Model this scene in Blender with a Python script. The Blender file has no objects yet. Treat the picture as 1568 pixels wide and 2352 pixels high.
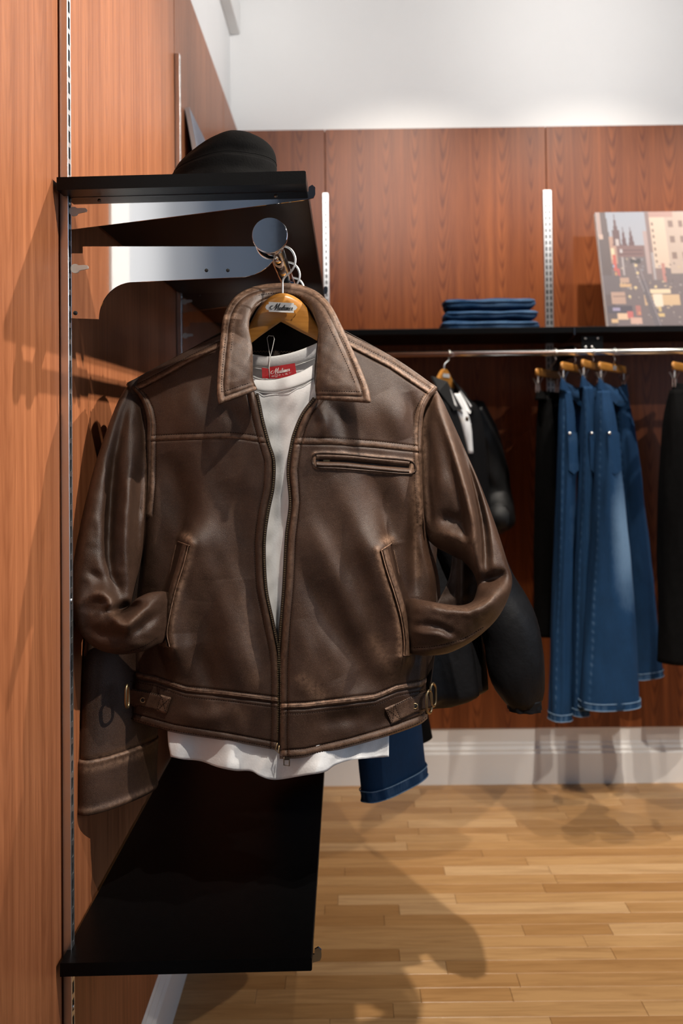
import bpy, math, random
import numpy as np
from mathutils import Vector, Matrix, Euler

# ------------------------------------------------------------------ camera, world, lights
SC = bpy.context.scene
COL = SC.collection
random.seed(5)
RNG = np.random.default_rng(7)
F, CX, CY = 2000.0, 784.0, 949.0          # focal length and optical axis, pixels of the 1568x2352 frame
CAMZ = 1.43
CAMR = Matrix.Rotation(0.0052, 3, 'Z') @ Matrix.Rotation(math.pi / 2 + 0.024, 3, 'X') @ Matrix.Rotation(-0.012, 3, 'Z')
cd = bpy.data.cameras.new('camera'); cam = bpy.data.objects.new('camera', cd); COL.objects.link(cam)
cam.matrix_world = Matrix.Translation((0, 0, CAMZ)) @ CAMR.to_4x4()
cd.sensor_fit = 'VERTICAL'; cd.sensor_height = 36.0; cd.lens = 36.0 * F / 2352.0
cd.shift_y = (CY - 1176.0) / 2352.0
cd.clip_start = 0.02
cd.dof.use_dof = True; cd.dof.focus_distance = 1.40; cd.dof.aperture_fstop = 4.0
SC.camera = cam
CR_ = np.array(CAMR)

W = bpy.data.worlds.new('daylight'); SC.world = W; W.use_nodes = True
W.node_tree.nodes['Background'].inputs[0].default_value = (0.62, 0.78, 1.0, 1)
W.node_tree.nodes['Background'].inputs[1].default_value = 2.8

SC.view_settings.view_transform = 'Standard'
SC.view_settings.look = 'None'
SC.view_settings.gamma = 1.0
SC.view_settings.use_curve_mapping = False
SC.view_settings.exposure = 0.0

WARM = (1.0, 0.91, 0.80)
SPOTS = [  # position, target, watts, half-beam degrees, blend, radius
    ((0.43, 0.00, 3.30), (0.92, 2.28, 0.00), 400, 20.5, .75, 0.020),   # over the photographer: floor and the jacket's open side
    ((2.30, 0.70, 3.30), (-0.30, 1.42, 1.85), 490, 20.5, .80, 0.020),    # across the room, raking the jacket and side wall
    ((2.20, 2.42, 3.30), (-0.43, 1.30, 2.25), 430, 23, .80, 0.020),    # across the room, side wall
    ((0.40, 0.25, 3.30), (-0.10, 1.42, 1.38), 175, 11, .80, 0.016),     # front right, onto the collar and tee
    ((0.30, 2.60, 3.30), (0.25, 3.55, 1.38), 125, 40, 1.0, 0.020),     # three washing the end wall
    ((1.05, 2.60, 3.30), (1.00, 3.55, 1.38), 125, 40, 1.0, 0.020),
    ((1.85, 2.60, 3.30), (1.80, 3.55, 1.38), 125, 40, 1.0, 0.020),
    ((2.10, 0.90, 3.30), (1.35, 2.75, 0.00), 170, 34, .80, 0.020),     # floor further into the room
    ((0.20, -0.60, 3.20), (0.30, 3.58, 3.15), 375, 18, 1.0, 0.05),     # two added fill spots brightening the upper end wall
    ((1.60, -0.60, 3.20), (1.60, 3.58, 3.15), 375, 18, 1.0, 0.05),
    ((3.20, 1.60, 3.20), (-0.47, 2.70, 3.15), 480, 16, 1.0, 0.05),     # added fill spot, stands in for daylight on the upper side wall
]

# ------------------------------------------------------------------ helpers
def at(px, py, Y):
    """World point seen at photograph pixel (px, py) on the plane at depth Y."""
    px, py, Y = np.broadcast_arrays(np.asarray(px, float), np.asarray(py, float), np.asarray(Y, float))
    d = np.stack([(px - CX) / F, -(py - CY) / F, -np.ones_like(px)], -1) @ CR_.T
    t = Y / d[..., 1]
    P = d * t[..., None]
    P[..., 2] += CAMZ
    return P

def tag(o, label=None, cat=None, group=None, kind=None):
    if label: o['label'] = label
    if cat: o['category'] = cat
    if group: o['group'] = group
    if kind: o['kind'] = kind
    return o

def empty(name, loc, label, cat, group=None, kind=None):
    o = bpy.data.objects.new(name, None); COL.objects.link(o)
    o.location = Vector([float(c) for c in loc]); o.empty_display_size = 0.05
    return tag(o, label, cat, group, kind)

def wloc(o):
    v = Vector((0, 0, 0))
    while o is not None:
        v += o.location; o = o.parent
    return v

def link(name, me, mat, parent=None, smooth=True, label=None, kind=None):
    o = bpy.data.objects.new(name, me); COL.objects.link(o)
    if parent is not None:
        o.parent = parent
        w = wloc(parent)
        me.transform(Matrix.Translation(-w))
    if mat is not None and not me.materials: me.materials.append(mat)
    me.polygons.foreach_set('use_smooth', [smooth] * len(me.polygons))
    if label: o['label'] = label
    if kind: o['kind'] = kind
    return o

def build(name, V, Fc, mat, parent=None, smooth=True, label=None, kind=None, attrs=None):
    me = bpy.data.meshes.new(name)
    me.from_pydata([tuple(map(float, v)) for v in V], [], [tuple(map(int, f)) for f in Fc])
    for k, a in (attrs or {}).items():
        at_ = me.attributes.new(k, 'FLOAT', 'POINT'); at_.data.foreach_set('value', np.asarray(a, np.float32).ravel())
    me.update()
    return link(name, me, mat, parent, smooth, label, kind)

def gridfaces(nv, nu, closeu=False, closev=False, off=0):
    i = np.arange(nv if closev else nv - 1)[:, None]; j = np.arange(nu if closeu else nu - 1)[None, :]
    i2 = (i + 1) % nv; j2 = (j + 1) % nu
    f = np.stack(np.broadcast_arrays(i * nu + j, i * nu + j2, i2 * nu + j2, i2 * nu + j), -1).reshape(-1, 4)
    return f + off

def grid(name, P, mat, parent=None, closeu=False, closev=False, caps=False, attrs=None, thick=0, label=None, kind=None, smooth=True):
    nv, nu = P.shape[:2]
    V = P.reshape(-1, 3); Fc = gridfaces(nv, nu, closeu, closev).tolist()
    if caps:
        Fc.append(list(range(nu))[::-1]); Fc.append(list(range((nv - 1) * nu, nv * nu)))
    o = build(name, V, Fc, mat, parent, smooth, label, kind, attrs)
    if thick:
        m = o.modifiers.new('thickness', 'SOLIDIFY'); m.thickness = thick; m.offset = 0
    return o

class MB:
    """Collects boxes, prisms and tubes; build() links them as one mesh object."""
    def __init__(s): s.V = []; s.F = []
    def add(s, V, Fc):
        o = len(s.V); s.V += [tuple(map(float, v)) for v in V]; s.F += [tuple(int(i) + o for i in f) for f in Fc]; return s
    def box(s, x0, x1, y0, y1, z0, z1, c=0.0):
        if c <= 0:
            V = [(x, y, z) for x in (x0, x1) for y in (y0, y1) for z in (z0, z1)]
            return s.add(V, [(0, 1, 3, 2), (4, 6, 7, 5), (0, 4, 5, 1), (2, 3, 7, 6), (0, 2, 6, 4), (1, 5, 7, 3)])
        V = []
        idx = {}
        for ix, (x, sx) in enumerate(((x0, 1), (x1, -1))):
            for iy, (y, sy) in enumerate(((y0, 1), (y1, -1))):
                for iz, (z, sz) in enumerate(((z0, 1), (z1, -1))):
                    b = len(V)
                    V += [(x, y + sy * c, z + sz * c), (x + sx * c, y, z + sz * c), (x + sx * c, y + sy * c, z)]
                    idx[ix, iy, iz] = (b, b + 1, b + 2)
        q = idx
        Fc = []
        for a in (0, 1):
            Fc.append([q[a, 0, 0][0], q[a, 1, 0][0], q[a, 1, 1][0], q[a, 0, 1][0]])
            Fc.append([q[0, a, 0][1], q[1, a, 0][1], q[1, a, 1][1], q[0, a, 1][1]])
            Fc.append([q[0, 0, a][2], q[1, 0, a][2], q[1, 1, a][2], q[0, 1, a][2]])
        for a in (0, 1):
            for b in (0, 1):
                Fc.append([q[a, b, 0][0], q[a, b, 1][0], q[a, b, 1][1], q[a, b, 0][1]])
                Fc.append([q[a, 0, b][0], q[a, 1, b][0], q[a, 1, b][2], q[a, 0, b][2]])
                Fc.append([q[0, a, b][1], q[1, a, b][1], q[1, a, b][2], q[0, a, b][2]])
        for k in q.values(): Fc.append(list(k))
        return s.add(V, Fc)
    def prism(s, A, B):
        """A, B: matching outlines (n,3) of the two end faces."""
        n = len(A)
        return s.add(list(A) + list(B), [list(range(n))[::-1], list(range(n, 2 * n))] + [[i, (i + 1) % n, n + (i + 1) % n, n + i] for i in range(n)])
    def tube(s, pts, r, seg=8, caps=True, closed=False):
        V, n = tube_verts(pts, r, seg, closed)
        Fc = gridfaces(n, seg, True, closed).tolist()
        if caps and not closed: Fc += [list(range(seg))[::-1], list(range((n - 1) * seg, n * seg))]
        return s.add(V.reshape(-1, 3), Fc)
    def build(s, name, mat, parent=None, smooth=False, **k):
        import bmesh
        o = build(name, s.V, s.F, mat, parent, smooth, **k)
        bm = bmesh.new(); bm.from_mesh(o.data); bmesh.ops.recalc_face_normals(bm, faces=bm.faces); bm.to_mesh(o.data); bm.free()
        if smooth:
            o.data.polygons.foreach_set('use_smooth', [True] * len(o.data.polygons))
        return o

def tube_verts(pts, r, seg, closed=False):
    p = np.asarray(pts, float); n = len(p); r = np.broadcast_to(np.asarray(r, float), (n,))
    t = (np.roll(p, -1, 0) - np.roll(p, 1, 0)) if closed else np.gradient(p, axis=0)
    t /= np.linalg.norm(t, axis=1, keepdims=True) + 1e-12
    u = np.cross(t[0], (0, 0, 1.0))
    if np.linalg.norm(u) < 1e-3: u = np.cross(t[0], (1.0, 0, 0))
    out = np.zeros((n, seg, 3)); th = np.linspace(0, 2 * np.pi, seg, endpoint=False)
    for i in range(n):
        u = u - t[i] * (u @ t[i]); u /= np.linalg.norm(u) + 1e-12
        v = np.cross(t[i], u)
        out[i] = p[i] + r[i] * (np.cos(th)[:, None] * u + np.sin(th)[:, None] * v)
    return out, n

def tube(name, pts, r, mat, parent=None, seg=10, closed=False, **k):
    return MB().tube(pts, r, seg, True, closed).build(name, mat, parent, True, **k)

def cr(pts, n, closed=False):
    """Catmull-Rom through pts, n samples even in arc length."""
    p = np.asarray(pts, float)
    if len(p) == 2:
        return p[0] + (p[1] - p[0]) * np.linspace(0, 1, n)[:, None]
    q = np.vstack([p[-1:], p, p[:2]]) if closed else np.vstack([2 * p[0] - p[1], p, 2 * p[-1] - p[-2]])
    t = np.linspace(0, 1, 24, endpoint=False)[:, None]; out = []
    for i in range(1, len(q) - 2):
        a, b, c, d = q[i - 1], q[i], q[i + 1], q[i + 2]
        out.append(.5 * (2 * b + (c - a) * t + (2 * a - 5 * b + 4 * c - d) * t ** 2 + (3 * b - a - 3 * c + d) * t ** 3))
    out = np.vstack(out + [q[-2:-1]])
    s = np.r_[0, np.cumsum(np.linalg.norm(np.diff(out, axis=0), axis=1))]
    w = np.linspace(0, s[-1], n)
    return np.stack([np.interp(w, s, out[:, k]) for k in range(p.shape[1])], 1)

def coons(T, B, L, R, nu, nv):
    T, B, L, R = cr(T, nu), cr(B, nu), cr(L, nv), cr(R, nv)
    u = np.linspace(0, 1, nu)[None, :, None]; v = np.linspace(0, 1, nv)[:, None, None]
    return ((1 - v) * T[None] + v * B[None] + (1 - u) * L[:, None] + u * R[:, None]
            - ((1 - u) * (1 - v) * T[0] + u * (1 - v) * T[-1] + (1 - u) * v * B[0] + u * v * B[-1]))

def pdist(P, line):
    """Distance of pixels P (n,2) to a polyline, the fraction along it, and the signed side."""
    L = np.asarray(line, float); best = np.full(len(P), 1e9); tt = np.zeros(len(P)); sd = np.zeros(len(P))
    seg = np.linalg.norm(np.diff(L, axis=0), axis=1); cum = np.r_[0, np.cumsum(seg)]
    for i in range(len(L) - 1):
        a = L[i]; d = L[i + 1] - a; l2 = d @ d + 1e-9
        t = np.clip(((P - a) @ d) / l2, 0, 1)
        e = P - a - t[:, None] * d
        q = np.linalg.norm(e, axis=1); m = q < best
        best[m] = q[m]; tt[m] = (cum[i] + t[m] * seg[i]) / cum[-1]; sd[m] = np.sign(d[0] * e[m, 1] - d[1] * e[m, 0])
    return best, tt, sd

def wob(x, y, s, seed, n=5):
    r = np.random.default_rng(seed); o = 0
    for i in range(n):
        a = r.uniform(0, 2 * np.pi); k = r.uniform(.6, 1.6) / s
        o = o + np.sin((x * np.cos(a) + y * np.sin(a)) * k * 2 * np.pi + r.uniform(0, 6.28))
    return o / n

def copy_tree(o, parent=None, off=None):
    c = o.copy(); COL.objects.link(c)
    c.parent = parent
    if off is not None: c.location = o.location + Vector(off)
    for ch in o.children: copy_tree(ch, c)
    return c

# ------------------------------------------------------------------ materials
def new_mat(name):
    m = bpy.data.materials.new(name); m.use_nodes = True
    nt = m.node_tree; b = nt.nodes['Principled BSDF']
    return m, nt, b
def nd(nt, typ, **kw):
    n = nt.nodes.new(typ)
    for k, v in kw.items():
        if k in n.inputs: n.inputs[k].default_value = v
        else: setattr(n, k, v)
    return n
def lk(nt, a, b): nt.links.new(a, b)
def mth(nt, op, a, b=None):
    n = nt.nodes.new('ShaderNodeMath'); n.operation = op
    for i, v in enumerate((a, b)):
        if v is None: continue
        if isinstance(v, (int, float)): n.inputs[i].default_value = v
        else: lk(nt, v, n.inputs[i])
    return n.outputs[0]
def ramp(nt, fac, stops):
    r = nt.nodes.new('ShaderNodeValToRGB'); lk(nt, fac, r.inputs[0])
    e = r.color_ramp.elements
    while len(e) < len(stops): e.new(0.5)
    for k, (p, c) in enumerate(stops):
        e[k].position = p; e[k].color = (*c, 1) if len(c) == 3 else c
    return r.outputs[0]
def mixc(nt, fac, a, b, mode='MIX'):
    n = nt.nodes.new('ShaderNodeMix'); n.data_type = 'RGBA'; n.blend_type = mode
    for i, v in ((0, fac), (6, a), (7, b)):
        if isinstance(v, (int, float)): n.inputs[i].default_value = v
        elif isinstance(v, tuple): n.inputs[i].default_value = (*v, 1)
        else: lk(nt, v, n.inputs[i])
    return n.outputs[2]
def bump(nt, b, h, strength, dist):
    n = nd(nt, 'ShaderNodeBump'); n.inputs['Strength'].default_value = strength; n.inputs['Distance'].default_value = dist
    lk(nt, h, n.inputs['Height']); lk(nt, n.outputs[0], b.inputs['Normal'])
def obj_co(nt, scale):
    tc = nd(nt, 'ShaderNodeTexCoord'); mp = nd(nt, 'ShaderNodeMapping'); lk(nt, tc.outputs['Object'], mp.inputs[0])
    mp.inputs['Scale'].default_value = scale
    return mp.outputs[0]
def noise(nt, vec, scale, detail=4, rough=.55, dist=0):
    n = nd(nt, 'ShaderNodeTexNoise'); lk(nt, vec, n.inputs['Vector'])
    n.inputs['Scale'].default_value = scale; n.inputs['Detail'].default_value = detail; n.inputs['Roughness'].default_value = rough
    n.inputs['Distortion'].default_value = dist
    return n.outputs['Fac']
def plain(name, col, rough=.5, metal=0, spec=.5, var=0, vscale=30, bmp=0, bscale=400, coat=0):
    m, nt, b = new_mat(name)
    b.inputs['Base Color'].default_value = (*col, 1); b.inputs['Roughness'].default_value = rough
    b.inputs['Metallic'].default_value = metal; b.inputs['Specular IOR Level'].default_value = spec
    b.inputs['Coat Weight'].default_value = coat
    co = obj_co(nt, (1, 1, 1))
    if var:
        f = noise(nt, co, vscale, 5)
        lk(nt, ramp(nt, f, [(.3, tuple(c * (1 - var) for c in col)), (.7, tuple(min(1, c * (1 + var)) for c in col))]), b.inputs['Base Color'])
    if bmp:
        bump(nt, b, noise(nt, co, bscale, 3), 1.0, bmp)
    return m

def wood_mat(name, base, dark, axis, flame, gloss=.38):
    """Vertical-grained cherry veneer. axis: 0 when the panel runs along X, 1 along Y."""
    m, nt, b = new_mat(name)
    tc = nd(nt, 'ShaderNodeTexCoord'); sp = nd(nt, 'ShaderNodeSeparateXYZ'); lk(nt, tc.outputs['Object'], sp.inputs[0])
    h = sp.outputs[axis]; z = sp.outputs[2]
    cm = nd(nt, 'ShaderNodeCombineXYZ'); lk(nt, h, cm.inputs[0]); lk(nt, z, cm.inputs[2])
    def stretched(sx, sz, scale, detail=4, rough=.55):
        mp = nd(nt, 'ShaderNodeMapping'); lk(nt, cm.outputs[0], mp.inputs[0]); mp.inputs['Scale'].default_value = (sx, 1, sz)
        return noise(nt, mp.outputs[0], scale, detail, rough)
    warp = mth(nt, 'MULTIPLY', mth(nt, 'SUBTRACT', stretched(3, .6, 1.0), .5), .10)
    hx = mth(nt, 'ADD', h, warp)
    per = 0.118
    hx = mth(nt, 'ADD', hx, mth(nt, 'MULTIPLY', mth(nt, 'SUBTRACT', stretched(4.3, .0, 1.0, 2), .5), .10))
    fr = mth(nt, 'SUBTRACT', mth(nt, 'FRACT', mth(nt, 'DIVIDE', hx, per)), .5)
    au = mth(nt, 'ABSOLUTE', mth(nt, 'MULTIPLY', fr, 2.0))
    u2 = mth(nt, 'POWER', au, 2.1)
    cell = mth(nt, 'FLOOR', mth(nt, 'DIVIDE', hx, per))
    ph = mth(nt, 'MULTIPLY', mth(nt, 'SINE', mth(nt, 'MULTIPLY', cell, 12.9)), 3.0)
    zz = mth(nt, 'ADD', mth(nt, 'MULTIPLY', z, 1.6), mth(nt, 'ADD', ph, mth(nt, 'MULTIPLY', u2, -1.25)))
    zz = mth(nt, 'ADD', zz, mth(nt, 'MULTIPLY', stretched(5, 1.2, 1.0, 2), .42))
    rings = mth(nt, 'ADD', mth(nt, 'MULTIPLY', mth(nt, 'SINE', mth(nt, 'MULTIPLY', zz, 46.0)), .5), .5)
    rings = mth(nt, 'MULTIPLY', mth(nt, 'POWER', rings, 2.4), mth(nt, 'SUBTRACT', 1.0, mth(nt, 'POWER', au, 5.0)))
    rings = mth(nt, 'MULTIPLY', rings, mth(nt, 'ADD', .25, mth(nt, 'MULTIPLY', stretched(5, 2.0, 1.0, 2), 1.3)))
    streak = stretched(60, 1.2, 1.0, 5, .6)
    broad = stretched(9, .5, 1.0, 3, .5)
    fine = stretched(420, 9, 1.0, 3, .7)
    v = mth(nt, 'ADD', mth(nt, 'MULTIPLY', rings, .30 * flame), mth(nt, 'MULTIPLY', mth(nt, 'SUBTRACT', streak, .16), .80))
    v = mth(nt, 'ADD', v, mth(nt, 'MULTIPLY', broad, .40))
    v = mth(nt, 'ADD', v, mth(nt, 'MULTIPLY', mth(nt, 'SUBTRACT', fine, .5), .55))
    v = mth(nt, 'ADD', v, .09)
    lk(nt, ramp(nt, v, [(.38, base), (.62, tuple((a + c) / 2 for a, c in zip(base, dark))), (.92, dark)]), b.inputs['Base Color'])
    b.inputs['Roughness'].default_value = gloss
    b.inputs['Specular IOR Level'].default_value = .35
    bump(nt, b, fine, .25, .0004)
    return m

def floor_mat():
    m, nt, b = new_mat('oak_strip')
    oi = nd(nt, 'ShaderNodeObjectInfo'); ge = nd(nt, 'ShaderNodeNewGeometry')
    r = mth(nt, 'FRACT', mth(nt, 'ADD', oi.outputs['Random'], ge.outputs['Random Per Island']))
    tc = nd(nt, 'ShaderNodeTexCoord'); mp = nd(nt, 'ShaderNodeMapping'); lk(nt, tc.outputs['Object'], mp.inputs[0]); mp.inputs['Scale'].default_value = (2.2, 34, 8)
    ad = nd(nt, 'ShaderNodeVectorMath', operation='ADD'); lk(nt, mp.outputs[0], ad.inputs[0])
    cb = nd(nt, 'ShaderNodeCombineXYZ'); lk(nt, mth(nt, 'MULTIPLY', r, 37.0), cb.inputs[2]); lk(nt, cb.outputs[0], ad.inputs[1])
    g = noise(nt, ad.outputs[0], 1.5, 5, .65, 1.2)
    c1 = ramp(nt, r, [(.0, (.38, .195, .070)), (.45, (.45, .245, .095)), (.8, (.51, .295, .125)), (1., (.60, .38, .19))])
    c2 = mixc(nt, ramp(nt, g, [(.42, (0, 0, 0)), (.75, (.55, .55, .55))]), c1, (.20, .085, .024))
    lk(nt, c2, b.inputs['Base Color'])
    b.inputs['Roughness'].default_value = .34; b.inputs['Specular IOR Level'].default_value = .4
    bump(nt, b, g, .3, .0005)
    return m

def leather_mat(name, base, dark, tan, rough=.46, grain=1.0):
    m, nt, b = new_mat(name)
    co = obj_co(nt, (1, 1, 1))
    at_ = nd(nt, 'ShaderNodeAttribute', attribute_name='wear')
    n1 = noise(nt, co, 16, 5, .6); n2 = noise(nt, co, 150, 5, .7); n3 = noise(nt, co, 1500, 2, .5)
    c = ramp(nt, n1, [(.32, dark), (.68, base)])
    c = mixc(nt, mth(nt, 'MULTIPLY', ramp(nt, n3, [(.50, (0, 0, 0)), (.72, (1, 1, 1))]), .20), c, tan)
    w = mth(nt, 'MULTIPLY', at_.outputs['Fac'], ramp(nt, n2, [(.36, (.20, .20, .20)), (.62, (1, 1, 1))]))
    c = mixc(nt, w, c, tan)
    lk(nt, c, b.inputs['Base Color'])
    rr = mth(nt, 'ADD', mth(nt, 'MULTIPLY', n2, .16), rough - .08)
    lk(nt, rr, b.inputs['Roughness'])
    b.inputs['Specular IOR Level'].default_value = .34
    vo = nd(nt, 'ShaderNodeTexVoronoi', feature='F1'); lk(nt, co, vo.inputs['Vector']); vo.inputs['Scale'].default_value = 1050
    hh = mth(nt, 'ADD', mth(nt, 'MULTIPLY', vo.outputs['Distance'], .6), mth(nt, 'MULTIPLY', n3, .5))
    hh = mth(nt, 'ADD', hh, mth(nt, 'MULTIPLY', n2, .9))
    bump(nt, b, hh, .55 * grain, .0007)
    return m

def denim_mat(name, base, light):
    m, nt, b = new_mat(name)
    co = obj_co(nt, (1, 1, 1))
    at_ = nd(nt, 'ShaderNodeAttribute', attribute_name='fade')
    st = obj_co(nt, (60, 60, 8))
    n1 = noise(nt, st, 6, 5, .7); n2 = noise(nt, co, 9, 4)
    f = mth(nt, 'ADD', at_.outputs['Fac'], mth(nt, 'MULTIPLY', mth(nt, 'SUBTRACT', n1, .5), .35))
    f = mth(nt, 'ADD', f, mth(nt, 'MULTIPLY', mth(nt, 'SUBTRACT', n2, .5), .35))
    lk(nt, ramp(nt, f, [(.0, tuple(c * .6 for c in base)), (.25, base), (1., light)]), b.inputs['Base Color'])
    b.inputs['Roughness'].default_value = .85; b.inputs['Specular IOR Level'].default_value = .2
    bump(nt, b, n1, .4, .0008)
    return m

def metal_mat(name, col, rough, smear=0.0, streak=(1, 1, 1)):
    m, nt, b = new_mat(name)
    b.inputs['Base Color'].default_value = (*col, 1); b.inputs['Metallic'].default_value = 1
    n = noise(nt, obj_co(nt, streak), 40, 4)
    lk(nt, mth(nt, 'ADD', mth(nt, 'MULTIPLY', n, smear), rough), b.inputs['Roughness'])
    return m

M = {}
M['wood_left'] = wood_mat('cherry_veneer_plain', (.44, .165, .070), (.160, .044, .015), 1, .20)
M['wood_back'] = wood_mat('cherry_veneer_flame', (.255, .072, .019), (.108, .024, .0062), 0, 1.0)
M['wall'] = plain('white_wall_paint', (.80, .79, .775), .6, var=.015, vscale=3, bmp=.0004, bscale=120)
M['trim'] = plain('white_gloss_paint', (.80, .785, .765), .4, var=.02, vscale=4)
M['ceiling'] = plain('ceiling_paint', (.16, .16, .16), .8)
M['greywall'] = plain('grey_wall_paint', (.16, .16, .17), .7)
M['gap'] = plain('joint_shade', (.015, .010, .008), .8)
M['floor'] = floor_mat()
M['subfloor'] = plain('subfloor', (.10, .055, .025), .8)
M['black_lam'] = plain('black_laminate', (.0022, .0022, .0024), .40, spec=.16, var=.15, vscale=60, bmp=.0002, bscale=600)
M['chrome'] = metal_mat('chrome', (.86, .87, .88), .06, .05)
M['rail'] = metal_mat('satin_chrome', (.88, .88, .87), .17, .08)
M['blue_shade'] = plain('wall_blue_shade', (.52, .55, .59), .6)  # bluish daylight shade of the white wall, put in as colour
M['plate'] = metal_mat('polished_steel_plate', (.80, .81, .83), .015, .07, (3, 3, 3))
M['steel'] = metal_mat('zinc_steel', (.80, .81, .82), .28, .15)
M['wire'] = metal_mat('nickel_wire', (.88, .87, .85), .38, .05)
M['brass'] = metal_mat('antique_brass', (.40, .30, .17), .30, .15)
M['darkmetal'] = metal_mat('dark_bronze', (.16, .12, .09), .35, .1)
M['hole'] = plain('hole_shade', (.006, .006, .006), .8)  # black put in for the shade inside slots, holes and openings
M['leather'] = leather_mat('brown_leather', (.043, .0212, .0128), (.021, .0094, .0052), (.34, .205, .135))
M['lining'] = leather_mat('dark_brown_leather_inside', (.035, .020, .014), (.022, .012, .008), (.10, .06, .04), .6)
M['thread'] = plain('brown_thread', (.014, .008, .006), .8, spec=.1)
M['tanthread'] = plain('tan_thread', (.55, .36, .24), .7)
M['black_leather'] = leather_mat('black_leather', (.005, .005, .0055), (.003, .003, .0035), (.015, .015, .015), .50, .8)
M['nylon'] = plain('black_nylon', (.006, .006, .007), .55, spec=.18, var=.2, vscale=30, bmp=.0012, bscale=60)
M['black_cloth'] = plain('black_cotton', (.0035, .0034, .0035), .9, spec=.08, var=.25, vscale=60, bmp=.0006, bscale=300)
M['tee'] = plain('white_cotton_jersey', (.80, .80, .80), .8, spec=.2, var=.02, vscale=60, bmp=.0003, bscale=300)
M['tag_plate'] = plain('satin_silver_enamel', (.50, .50, .50), .35)
M['red'] = plain('red_satin', (.36, .006, .010), .45, var=.2, vscale=200)
M['white'] = plain('white_thread', (.85, .83, .80), .6)
M['black'] = plain('black_enamel', (.008, .008, .008), .5)
M['hanger'] = None
M['denim'] = denim_mat('blue_denim', (.008, .040, .105), (.16, .27, .42))
M['denim_dark'] = denim_mat('dark_denim', (.006, .016, .036), (.03, .07, .12))
M['denim_thread'] = plain('pale_denim_edge', (.16, .26, .38), .8, var=.4, vscale=400)
M['cream'] = plain('cream_card', (.75, .70, .66), .7)
M['clear'] = plain('milky_plastic', (.62, .58, .52), .35, spec=.4)
M['glass_frame'] = plain('white_window_paint', (.75, .75, .75), .5)
m, nt, b = new_mat('beech_varnish')
_co = obj_co(nt, (3, 3, 40))
lk(nt, ramp(nt, noise(nt, _co, 6, 5, .6), [(.3, (.40, .165, .028)), (.7, (.52, .23, .045))]), b.inputs['Base Color'])
b.inputs['Roughness'].default_value = .32; b.inputs['Coat Weight'].default_value = .15
M['hanger'] = m
m, nt, b = new_mat('printed_canvas')
_a = nd(nt, 'ShaderNodeAttribute', attribute_name='ink'); lk(nt, _a.outputs['Color'], b.inputs['Base Color'])
b.inputs['Roughness'].default_value = .6
bump(nt, b, noise(nt, obj_co(nt, (1, 1, 1)), 900, 2), .2, .0004)
M['print'] = m

# ------------------------------------------------------------------ lamps
for i, (pos, tgt, watts, half, bl, rad) in enumerate(SPOTS):
    ld = bpy.data.lights.new('track_or_fill_spot', 'SPOT'); ld.energy = watts; ld.color = WARM if rad < .04 else (1.0, .965, .93)
    ld.spot_size = math.radians(2 * half); ld.spot_blend = bl; ld.shadow_soft_size = rad
    lo = bpy.data.objects.new('track_or_fill_spot', ld); COL.objects.link(lo); lo.location = pos
    lo.rotation_euler = (Vector(tgt) - Vector(pos)).to_track_quat('-Z', 'Y').to_euler()

# ------------------------------------------------------------------ room
XL, YB, H = -0.435, 3.58, 3.55           # veneer faces and ceiling height
PZ0, PZ1 = 0.224, 2.693                   # panel bottom and top
YF, XR = -3.2, 4.2
wl = tag(MB().box(XL - .25, XL - .031, YF, 3.85, 0, H).build('wall_left', M['wall']), kind='structure')
wb = tag(MB().box(XL - .25, XR + .2, YB + .020, YB + .25, 0, H).build('wall_back', M['wall']), kind='structure')
WY0, WY1, WZ0, WZ1 = -2.4, 1.1, 1.3, 3.45
wr = MB().box(XR, XR + .2, YF, WY0, 0, H).box(XR, XR + .2, WY1, YB + .25, 0, H).box(XR, XR + .2, WY0, WY1, 0, WZ0).box(XR, XR + .2, WY0, WY1, WZ1, H)
tag(wr.build('wall_right', M['greywall']), kind='structure')
tag(MB().box(XL - .25, XR + .2, YF - .2, YF, 0, H).build('wall_front', M['greywall']), kind='structure')
win = MB()
for y in np.linspace(WY0, WY1 - .05, 4): win.box(XR + .06, XR + .12, y, y + .05, WZ0, WZ1)
for z in (WZ0, WZ1 - .05): win.box(XR + .065, XR + .115, WY0 + .05, WY1 - .05, z, z + .05)
tag(win.build('window_1', M['glass_frame']), kind='structure')
pl = bpy.data.lights.new('window_portal', 'AREA'); pl.shape = 'RECTANGLE'; pl.size = WZ1 - WZ0; pl.size_y = WY1 - WY0; pl.cycles.is_portal = True
po = bpy.data.objects.new('window_portal', pl); COL.objects.link(po); po.location = (XR + .02, (WY0 + WY1) / 2, (WZ0 + WZ1) / 2); po.rotation_euler = (0, math.radians(90), 0)
tag(MB().box(XL - .25, XR + .2, YF - .2, YB + .25, H, H + .15).build('ceiling', M['ceiling']), kind='structure')

# veneer panels, one object each, over a dark backing added to put shade in the joints
def panel(x0, x1, y0, y1, mat, parent):
    MB().box(x0, x1, y0, y1, PZ0, PZ1, .0012).build('panel', mat, parent)
JY = [1.065, 1.327, 2.243, 3.159]
for a, c in zip(JY, JY[1:] + [3.5985]):
    panel(XL - .018, XL, a + (.0018 if a > 1.1 else 0), c - (.0075 if c < 3.5 else .0018), M['wood_left'], wl)
MB().box(XL - .030, XL - .0185, 1.07, 3.59, PZ0 + .01, PZ1 - .004).build('dark_backing', M['gap'], wl)
MB().box(XL - .0308, XL + .004, .93, 1.062, 0, H - .05).build('pilaster', M['trim'], wl)
PXA = [float(at(x, 600, 3.57)[0]) for x in (749, 1259)]
MB().box(XL - .0308, XL - .012, YF + .01, .926, 0, H - .05).build('reflection_board', M['blue_shade'], wl)  # unseen board added in shade colour to tone the bracket reflections
JX = [XL + .001, PXA[0], PXA[1], PXA[1] + .915, PXA[1] + 1.83]
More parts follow.
